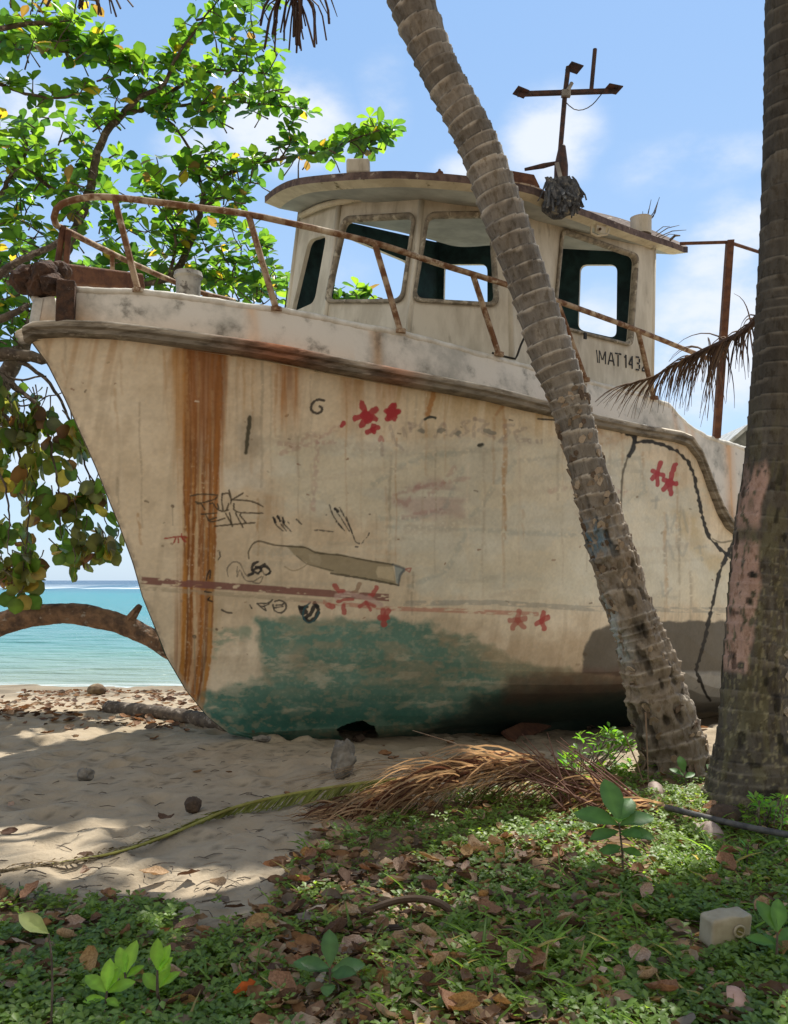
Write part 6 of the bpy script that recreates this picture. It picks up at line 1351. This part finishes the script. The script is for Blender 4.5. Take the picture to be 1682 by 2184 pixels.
# ---- seedlings and shrubs
def seed_leaf():
    V, F = leaf_template('lance', .3, .16, 7); ts = np.repeat(np.linspace(0, 1, 8), 3); sd = np.tile([-1, 0, 1], 8); w = .235 * np.sin(np.pi * ts ** 1.25) ** .85 + .006; V[:, 1] = sd * w * (1 + .06 * np.sin(ts * 17)); V[:, 2] = -.16 * ts ** 2 + .3 * np.abs(sd) * w + .012 * np.sin(ts * 13 + sd); return V, F
T_OB = seed_leaf(); T_LA = leaf_template('lance', .3, .15, 4)
def seedling(u, v, hpx, leaves, label, col, seed, cat='plant', stemc=m_bark, tmpl=T_OB, name='seedling', spread=.5, wob=.03):
    p = on_ground(u, v); R = random.Random(seed); h = hpx / FPX * p.y; e = empty(name, p, label, cat)
    top = p + Vector((R.uniform(-wob, wob), 0, h)); g = MB(); g.tube([p, lerp(p, top, .5) + Vector((R.uniform(-.01, .01), 0, 0)), top], [.008, .006, .004], 6); g.build('stem', stemc, e)
    P = []; D = []; U_ = []; Z = []; Cc = []
    for (k, L, az, el, tt) in leaves:
        c = lerp(p, top, tt); P.append(c); D.append(Vector((math.cos(az) * math.cos(el), math.sin(az) * math.cos(el), math.sin(el)))); U_.append(Vector((R.uniform(-.2, .2), -.7 + R.uniform(-.2, .2), 1))); Z.append(L * 1.28); q = R.uniform(.85, 1.15); Cc.append(tuple(x * q for x in col))
    V, F, CC = scatter(tmpl, np.array(P), np.array(D), np.array(U_), np.array(Z), np.array(Cc)); mesh_np('foliage', V, F, m_ground_leaf, e, col=CC)
D2 = math.radians
seedling(1330, 1880, 125, [(0, .20, D2(150), .25, .95), (0, .20, D2(105), 1.0, 1), (0, .17, D2(55), .55, 1), (0, .17, D2(15), .25, .95), (0, .14, D2(340), .0, .85), (0, .13, D2(190), -.1, .85), (0, .16, D2(260), .5, 1), (0, .12, D2(300), .3, .8), (0, .11, D2(220), .0, .6), (0, .09, D2(320), .0, .55), (0, .09, D2(170), .1, .5)],
         'broad leaved green seedling in front of the leaning palm foot', (.085, .19, .06), 1)
yl = (.24, .42, .05)
seedling(212, 2190, 75, [(0, .085, D2(100), 1.2, 1), (0, .085, D2(160), .55, .95), (0, .08, D2(20), .35, .95), (0, .07, D2(60), .9, 1), (0, .06, D2(200), .1, .8), (0, .05, D2(330), -.1, .8)], 'bright lime seedling at the bottom left edge', yl, 2)
seedling(275, 2135, 60, [(0, .085, D2(130), 1.0, .9), (0, .10, D2(70), 1.1, .9), (0, .07, D2(170), .8, .7), (0, .06, D2(20), .6, .8)], 'bright lime seedling, middle one of the three at lower left', yl, 3)
seedling(345, 2165, 95, [(0, .085, D2(110), 1.3, 1), (0, .08, D2(60), 1.0, .95), (0, .085, D2(80), .9, .6), (0, .08, D2(150), .6, .5), (0, .07, D2(30), .6, .6), (0, .06, D2(20), .9, .9)], 'tallest bright lime seedling, right one of the three at lower left', yl, 4)
seedling(700, 2150, 85, [(0, .12, D2(160), .2, .9), (0, .11, D2(95), 1.0, 1), (0, .11, D2(20), .15, .9), (0, .09, D2(200), .4, 1), (0, .09, D2(330), .4, .8), (0, .09, D2(270), .2, .6)], 'dull green seedling near the bottom centre of the ground', (.07, .15, .05), 5)
seedling(1650, 2080, 90, [(0, .11, D2(120), .9, 1), (0, .11, D2(60), 1.0, 1), (0, .09, D2(20), .3, .8), (0, .09, D2(170), .3, .7), (0, .08, D2(90), .6, .5)], 'green seedling at the right edge above the canister', (.10, .22, .05), 6)
seedling(1560, 1720, 60, [(0, .16, D2(140), .7, .8), (0, .15, D2(60), .5, 1), (0, .12, D2(10), .3, .9), (0, .11, D2(190), .2, .6), (0, .12, D2(90), .9, 1)], 'dark green seedling between the two palm feet', (.05, .12, .035), 7)
seedling(1465, 1700, 50, [(0, .11, D2(100), 1.1, 1), (0, .09, D2(160), .5, .9), (0, .08, D2(20), .4, .8)], 'small upright green seedling beside the leaning palm foot', (.07, .16, .04), 8)
# single leaf on a bare stick
p = on_ground(108, 2230); k = empty('leaf_stick', p, 'bare thin stick carrying one pale leaf at lower left', 'plant'); g = MB(); s = p.y / FPX
top = px(104, 1992, p.y); g.tube([p, px(112, 2100, p.y), px(110, 2040, p.y), top], [.0045, .004, .004, .003], 6); g.build('stem', m_bark, k)
V, F, CC = scatter(T_OB, np.array([top]), np.array([px(45, 1952, p.y) - top]), np.array([[-.6, -.5, .9]]), np.array([.125]), np.array([(.32, .36, .16)])); mesh_np('leaf_blade', V, F, m_ground_leaf, k, col=CC)
# sunlit shrub behind the leaning palm
R = random.Random(41)
def shrub(name, label, poly, n, Y0, Y1, size, col, root, tm=T_OB, nl=(5, 8)):
    e = empty(name, root, label, 'shrub'); g = MB(); cs = fill(poly, n, Y0, Y1, R); ax = []
    for c in cs:
        r_ = Vector((lerp(root.x, c.x, .4), c.y, gz1(c.x, c.y))); g.tube([r_, lerp(r_, c, .55) + Vector((R.uniform(-.02, .02), 0, .0)), c], [.006, .005, .003], 4); ax.append(Vector((R.uniform(-.4, .4), R.uniform(-.4, .3), 1)))
    g.build('stem', m_bark, e); P_, D_, U_, Z_, C_ = rosettes(cs, ax, nl, size, lambda R: tuple(x * R.uniform(.8, 1.2) for x in col), R, el=.5, sag=.1)
    V, F, Cc = scatter(tm, P_, D_, U_, Z_, C_); mesh_np('foliage', V, F, m_ground_leaf, e, col=Cc)
shrub('beach_shrub', 'bright sunlit low shrub against the dark hull left of the leaning palm foot', [(1175, 1585), (1240, 1560), (1325, 1545), (1360, 1590), (1365, 1650), (1330, 1690), (1230, 1680), (1180, 1620)], 52, 7.2, 7.8, (.06, .10), (.11, .24, .03), on_ground(1290, 1700))
shrub('beach_shrub', 'low sunlit yellow green shrub at the right edge beyond the pipe', [(1570, 1720), (1640, 1690), (1690, 1700), (1690, 1760), (1620, 1770), (1570, 1755)], 40, 5.4, 6.0, (.04, .07), (.13, .27, .04), on_ground(1640, 1790), T_LA)
shrub('beach_shrub', 'sunlit yellow green shrub below the pipe at the right edge', [(1520, 1800), (1600, 1790), (1690, 1800), (1690, 1850), (1560, 1860)], 40, 4.8, 5.3, (.035, .06), (.13, .26, .04), on_ground(1620, 1880), T_LA)
# single orange leaf
# ------------------------------------------------------------------ ground cover and leaf litter
NR = np.random.RandomState(101)
def cand(n, x0=-3.6, x1=4.6, y0=2.75, y1=8.2):
    # density even in the picture rather than on the ground
    v = NR.uniform(0, 1, n); y = 1 / (1 / y1 + (1 / y0 - 1 / y1) * v); x = NR.uniform(-1, 1, n) * y * .50 ; return x, y
def pxy(x, y): return U0 + FPX * x / y, HZ + FPX * CH / y
def green_density(x, y):
    u, v = pxy(x, y); g = np.zeros_like(x); ins = sst(edge(x) - y + (fbm(x * 3, y * 3, 9) - .5) * .5, -.05, .25)
    bl = sst(v, 1880, 1960) * (1 - sst(u + (fbm(x * 2, y * 2, 51) - .5) * 300, 480, 640)) * .9
    rt = sst(u + (fbm(x * 2, y * 2, 52) - .5) * 340, 820, 1050) * .9
    mid = (1 - sst(v, 1760, 1840)) * sst(u, 560, 700) * .55
    rt = rt * 1.1; g = np.maximum(np.maximum(bl, rt), mid); g = np.maximum(g, .22)
    g = g * sst(fbm(x * 4.5, y * 4.5, 53, 3), .28, .50)
    g = g * (1 - .75 * sst(u, 900, 1000) * (1 - sst(u, 1150, 1300)) * sst(v, 2020, 2100)) * (1 - .5 * sst(v, 2090, 2160) * sst(u, 1250, 1400))
    return g * ins
x, y = cand(33000); gd = green_density(x, y); kp = NR.uniform(0, 1, len(x)) < gd; x = x[kp]; y = y[kp]; n = len(x)
z = gz(x, y); h = NR.uniform(.01, .085, n) * (.5 + fbm(x * 3, y * 3, 58))
# each sprig: 5 small leaves
k = 5; cx = np.repeat(x, k); cy = np.repeat(y, k); cz = np.repeat(z + h, k) - np.tile(np.arange(k), n) * .006; th = np.repeat(NR.uniform(0, 6.28, n), k) + np.tile(np.arange(k) * 2.4, n) + NR.uniform(-.3, .3, n * k); el = NR.uniform(-.1, .9, n * k)
D = np.stack([np.cos(th) * np.cos(el), np.sin(th) * np.cos(el), np.sin(el)], -1); U_ = np.stack([NR.uniform(-.3, .3, n * k), NR.uniform(-.5, .1, n * k), np.ones(n * k)], -1)
g0 = NR.uniform(.7, 1.3, n * k)[:, None]; hue = fbm(cx * 2, cy * 2, 60)[:, None]; Cc = (np.array([.078, .15, .042]) * (1 - hue) + np.array([.19, .26, .045]) * hue) * g0
sizes = NR.uniform(.02, .043, n * k)
V, F, CC = scatter(leaf_template('obovate', .25, .2, 3), np.stack([cx, cy, cz], -1), D, U_, sizes, Cc)
tag(mesh_np('ground_cover', V, F, m_ground_leaf, col=CC), 'low creeping green ground cover over sand and litter', 'ground cover', kind='stuff')
# grass blades
x, y = cand(16000); u, v = pxy(x, y); tuft = sst(fbm(x * 3.3, y * 3.3, 66, 3), .52, .62); gz_ = sst(edge(x) - y, 0, .3) * (tuft * .5 + .08) * sst(u, 300, 900)
c0 = np.exp(-(((u - 1130) / 190) ** 2 + ((v - 2070) / 70) ** 2)) + .7 * np.exp(-(((u - 1560) / 120) ** 2 + ((v - 1860) / 60) ** 2)) + .5 * np.exp(-(((u - 840) / 60) ** 2 + ((v - 2150) / 60) ** 2)); kp = NR.uniform(0, 1, len(x)) < np.clip(gz_ + c0, 0, 1)
x = x[kp]; y = y[kp]; c0 = c0[kp]; n = len(x); th = NR.uniform(0, 6.28, n); el = NR.uniform(.35, 1.3, n)
D = np.stack([np.cos(th) * np.cos(el), np.sin(th) * np.cos(el), np.sin(el)], -1); Cc = np.array([.13, .22, .05]) * NR.uniform(.6, 1.4, n)[:, None]; dry = NR.uniform(0, 1, n) < .12; Cc[dry] = (.35, .28, .15)
V, F, CC = scatter(leaf_template('lance', .3, .55, 4), np.stack([x, y, gz(x, y)], -1), D, np.tile([0, -.2, 1.], (n, 1)), NR.uniform(.06, .17, n) * (1 + .4 * c0), Cc, wscale=np.full(n, .16))
tag(mesh_np('grass', V, F, m_ground_leaf, col=CC), 'thin grass blades growing through the ground cover', 'grass', kind='stuff')
# litter: fragments too many to count
def litter_density(x, y):
    u, v = pxy(x, y); ins = sst(edge(x) - y + (fbm(x * 3, y * 3, 9) - .5) * .6, -.1, .2); base = .32 + .8 * sst(u, 480, 620) * (1 - sst(u, 1150, 1400)) * sst(v, 1800, 1850) + .4 * sst(v, 2060, 2120) * sst(u, 600, 800)
    return ins * np.clip(base, 0, 1) * (.25 + .75 * sst(fbm(x * 3.5, y * 3.5, 57, 3), .35, .6))
def dry_cols(n):
    pal = np.array([(.36, .23, .14), (.26, .16, .10), (.46, .33, .21), (.16, .10, .07), (.52, .41, .30), (.32, .18, .09), (.22, .18, .14)]); return pal[NR.randint(0, len(pal), n)] * NR.uniform(.7, 1.2, n)[:, None]
def dead_template(curl, fold, seed=0):
    n = 6; q = np.random.RandomState(seed); V = []; ts = np.linspace(0, 1, n + 1)
    for t in ts:
        w = .33 * math.sin(math.pi * t ** 1.2) ** .75 + .015
        for s in (-1, -.5, 0, .5, 1):
            a = s * fold; V.append((t * math.cos(curl * (t - .5) * .5), w * math.sin(a) / max(abs(fold), .3) if abs(fold) > .3 else w * s, curl * .35 * (t - .5) ** 2 + w * (1 - math.cos(a)) * 1.0 + q.uniform(-.05, .05) * (abs(s) > .4))); V[-1] = (V[-1][0] + q.uniform(-.04, .04), V[-1][1] * q.uniform(.75, 1.2), V[-1][2])
    F = [[5 * i + j, 5 * i + j + 1, 5 * i + 6 + j, 5 * i + 5 + j] for i in range(n) for j in range(4)]; return np.array(V), np.array(F)
Vs = []; Fs = []; Cs = []; off = 0
for q in range(4):
    x, y = cand(4600, y1=8); kp = NR.uniform(0, 1, len(x)) < litter_density(x, y); x = x[kp]; y = y[kp]; n = len(x); th = NR.uniform(0, 6.28, n); el = NR.uniform(-.1, .25, n)
    D = np.stack([np.cos(th) * np.cos(el), np.sin(th) * np.cos(el), np.sin(el)], -1); U_ = np.stack([NR.uniform(-.8, .8, n), NR.uniform(-.8, .8, n), NR.choice([1, 1, -1], n) * 1.], -1)
    V, F, CC = scatter(dead_template([.6, 1.4, .3, 2.0][q], [.8, 1.3, .4, 1.0][q], q), np.stack([x, y, gz(x, y) + NR.uniform(.006, .06, n)], -1), D, U_, (.022 + .11 * NR.uniform(0, 1, n) ** 2.2), dry_cols(n) * .92); Vs.append(V); Fs.append(F + off); Cs.append(CC); off += len(V)
# thin scatter on the open sand and drift lines towards the sea
x = NR.uniform(-6.5, 5, 9000); y = NR.uniform(5, 17, 9000); u = U0 + FPX * x / y; v = HZ + FPX * (CH - gz(x, y)) / y
de = .03 + .8 * np.exp(-((v - 1545) / 16) ** 2) * sst(u, 60, 200) * (1 - sst(u, 480, 600)) + .45 * np.exp(-((v - 1515) / 20) ** 2) * (1 - sst(u, 500, 620)) + .6 * np.exp(-((v - 1482) / 10) ** 2)
de = de * (.3 + .7 * sst(fbm(x * 2, y * 2, 68), .35, .6)); kp = NR.uniform(0, 1, len(x)) < de; x = x[kp]; y = y[kp]; n = len(x); th = NR.uniform(0, 6.28, n)
D = np.stack([np.cos(th), np.sin(th), NR.uniform(-.1, .3, n)], -1); U_ = np.stack([NR.uniform(-.5, .5, n), NR.uniform(-.5, .5, n), np.ones(n)], -1)
V, F, CC = scatter(dead_template(1.2, .9, 8), np.stack([x, y, gz(x, y) + .015], -1), D, U_, NR.uniform(.05, .17, n), dry_cols(n) * np.array([.78, .74, .74])); Vs.append(V); Fs.append(F + off); Cs.append(CC); off += len(V)
tag(mesh_np('leaf_litter', np.concatenate(Vs), np.concatenate(Fs), m_dry, col=np.concatenate(Cs)), 'brown leaf fragments strewn over sand and soil', 'leaf litter', kind='stuff')
# twigs on sand and soil
g = MB(); R = random.Random(8)
for k in range(700):
    if k < 200: p = on_ground(R.uniform(-20, 1100), R.uniform(1600, 1850), .008)
    else: p = on_ground(R.uniform(0, 1680), R.uniform(1850, 2190), .03)
    a = R.uniform(0, 6.28); l = R.uniform(.03, .16); d = Vector((math.cos(a), math.sin(a) * .8, R.uniform(-.02, .08))); q = p + d * l; m_ = lerp(p, q, .5) + Vector((R.uniform(-.01, .01), R.uniform(-.01, .01), .008)); r_ = R.uniform(.0014, .004); g.tube([p, m_, q], [r_, r_, r_ * .6], 4, None)
tag(g.build('fallen_twigs', m_bark), 'thin broken twigs strewn over sand and litter', 'twigs', kind='stuff')

# big dead leaves, one object each
protos = []
palm_d = [('rust', (.31, .17, .10)), ('tan', (.48, .34, .21)), ('dark', (.13, .08, .055)), ('pinkish', (.46, .33, .25)), ('ochre', (.42, .27, .12))]
for i, (nm, c) in enumerate(palm_d):
    for j in range(3):
        tv, tf = dead_template([.8, 1.8, 2.6][j], [.9, 1.4, .5][j], i * 3 + j); me_o = mesh_np('dead_leaf', tv, tf, m_dry, col=np.tile(np.array(c), (len(tv), 1)), smooth=True); protos.append(me_o)
cnt = 0; grp = 'dead leaves lying under the palms'
def place_leaf(p, size, rz, rx, ry, proto):
    global cnt
    o = protos[proto] if protos[proto].get('used') is None else protos[proto].copy()
    if protos[proto].get('used') is None: protos[proto]['used'] = 1
    else: S.collection.objects.link(o)
    o.location = p; o.rotation_euler = (rx, ry, rz); o.scale = (size, size, size); cnt += 1
    u = U0 + FPX * p.x / p.y; v = HZ + FPX * (CH - p.z) / p.y
    side = 'bottom left' if u < 420 else 'centre left' if u < 700 else 'middle' if u < 1000 else 'centre right' if u < 1330 else 'far right'
    dist_ = 'near the fallen palm fronds' if v < 1850 else 'in the middle litter' if v < 2010 else 'in the nearest litter'
    tag(o, '%s %s dead leaf %s, %s' % (['rust brown', 'tan', 'dark brown', 'pinkish tan', 'ochre'][proto // 3], ['curled', 'arched', 'flat'][proto % 3], dist_, side), 'leaf', grp); return o
tries = 0
spots = [(1100, 1800, .13, 3), (660, 1790, .14, 0), (560, 1870, .13, 1), (1250, 1850, .13, 2), (1290, 1830, .12, 3), (1010, 1840, .13, 4), (940, 1860, .13, 12), (1060, 1860, .11, 4), (370, 2010, .12, 6), (230, 2030, .13, 2), (150, 1990, .13, 0), (800, 2010, .10, 9), (900, 2060, .12, 10), (1040, 1960, .13, 9), (1330, 1935, .13, 5), (1180, 1990, .12, 9), (1530, 1850, .12, 0), (1580, 1830, .13, 8), (450, 1900, .12, 3), (380, 1890, .12, 6), (870, 2100, .13, 9), (1220, 2050, .10, 10), (700, 1960, .10, 4), (480, 1960, .10, 6)]
for (u, v, s, pr) in spots: place_leaf(on_ground(u, v, .05), s, R.uniform(0, 6.28), R.uniform(-.5, .5), R.uniform(-.4, .2), pr)
while cnt < 285 and tries < 9000:
    tries += 1; u = R.uniform(-30, 1720); v = 1720 + 470 * R.random() ** 1.0; p = on_ground(u, v, R.uniform(.02, .07)); d = float(litter_density(np.array([p.x]), np.array([p.y]))[0])
    if R.random() > d + .02: continue
    place_leaf(p, R.uniform(.075, .155), R.uniform(0, 6.28), R.uniform(-.6, .6), R.uniform(-.5, .3), R.randrange(len(protos)))
for (u, v) in ((180, 1860), (165, 1832), (290, 1925), (80, 1990)): place_leaf(on_ground(u, v, .02), .09, R.uniform(0, 6.28), .2, .1, R.randrange(15))
for o in protos:
    if o.get('used') is not None: del o['used']
for o in S.objects:
    if 'used' in o: del o['used']
# the one orange leaf
tv, tf = dead_template(.9, .8, 99); p = on_ground(495, 2160, .07); o = mesh_np('orange_leaf', tv * .12 + np.array(p), tf, m_dry, None, p, col=np.tile(np.array((.62, .14, .03)), (len(tv), 1))); o.rotation_euler = (.9, .1, .6)
tag(o, 'single bright orange fallen leaf at the bottom of the ground plants', 'leaf')

# ---- unseen tree out of frame, its leaf clusters placed to dapple the ground
def over_crown(name, label, center, rad, n, seed, trunk):
    R = random.Random(seed); e = empty(name, Vector(trunk), label, 'tree'); g = MB(); c0 = Vector(center); t0 = Vector(trunk); cs = []; ax = []
    g.tube([t0, lerp(t0, c0, .5) + Vector((.3, .2, 0)), c0], [.2, .16, .1], 10, jit=.1)
    for k in range(n):
        d = Vector((R.gauss(0, 1), R.gauss(0, 1), R.gauss(0, .6))).normalized() * R.random() ** .45; c = c0 + Vector((d.x * rad[0], d.y * rad[1], d.z * rad[2])); cs.append(c); ax.append(Vector((R.uniform(-.4, .4), R.uniform(-.4, .4), 1)))
        if k % 4 == 0: g.tube([c0, lerp(c0, c, .5) + Vector((0, 0, .1)), c], [.04, .02, .008], 5)
    g.build('trunk', m_bark, e); P_, D_, U_, Z_, C_ = rosettes(cs, ax, (6, 9), (.2, .28), green_leaf, R, el=.25); V, F, Cc = scatter(leaf_template('obovate', .22, .12, 3), P_, D_, U_, Z_, C_); mesh_np('foliage', V, F, m_leaf, e, col=Cc)
R = random.Random(5); e = empty('shade_tree', Vector((12.5, 9.5, 0)), 'tall leafy tree out of view with its crown shaped to shade the foreground', 'tree'); g = MB(); hub = Vector((6.0, 9.6, 12.2)); cs = []; ax = []
g.tube([Vector((12.5, 9.5, 0)), Vector((11.5, 9.6, 6)), Vector((9.0, 9.6, 10.5)), hub], [.3, .25, .18, .12], 10, jit=.1)
for (u, v, rx, ry, n) in ((230, 2070, 380, 130, 58), (640, 2000, 240, 60, 15), (580, 1760, 200, 32, 22), (240, 1745, 240, 22, 12), (450, 1800, 210, 45, 30), (150, 1905, 200, 40, 18), (1250, 1985, 300, 55, 22), (1560, 1960, 180, 60, 18), (820, 1800, 160, 25, 9), (1420, 2110, 120, 40, 7)):
    for k in range(n):
        while True:
            a, b = R.uniform(-1, 1), R.uniform(-1, 1)
            if a * a + b * b < 1: break
        p = on_ground(u + a * rx, v + b * ry); h = R.uniform(10.6, 11.9); c = p + sdir * (h / sdir.z); cs.append(c); ax.append(Vector((R.uniform(-.4, .4), R.uniform(-.4, .4), 1)))
        if k % 3 == 0: g.tube([hub, lerp(hub, c, .5) + Vector((0, 0, .1)), c], [.05, .02, .008], 5)
g.build('trunk', m_bark, e); P_, D_, U_, Z_, C_ = rosettes(cs, ax, (5, 8), (.18, .27), green_leaf, R, el=.2); V, F, Cc = scatter(leaf_template('obovate', .22, .12, 3), P_, D_, U_, Z_, C_); mesh_np('foliage', V, F, m_leaf, e, col=Cc)

GROUPS = {'palm_tree': 0}
for base, grp_ in (('leaning_palm', 'coconut palms beside the boat'), ('upright_palm', 'coconut palms beside the boat'), ('seedling', 'young seedlings in the ground plants'), ('beach_shrub', 'low sunlit shrubs'), ('hanging_frond', 'dead frond tips at the top'),
                   ('palm_stalk', 'palm stalks in the litter'), ('coconut', 'old coconuts on the ground'), ('beach_stone', 'small stones on the sand'), ('husk_shard', 'pale husk shards'), ('twig_tuft', 'dry twigs on the cabin roof')):
    for o in S.objects:
        if o.parent is None and o.name.split('.')[0] == base: o['group'] = grp_
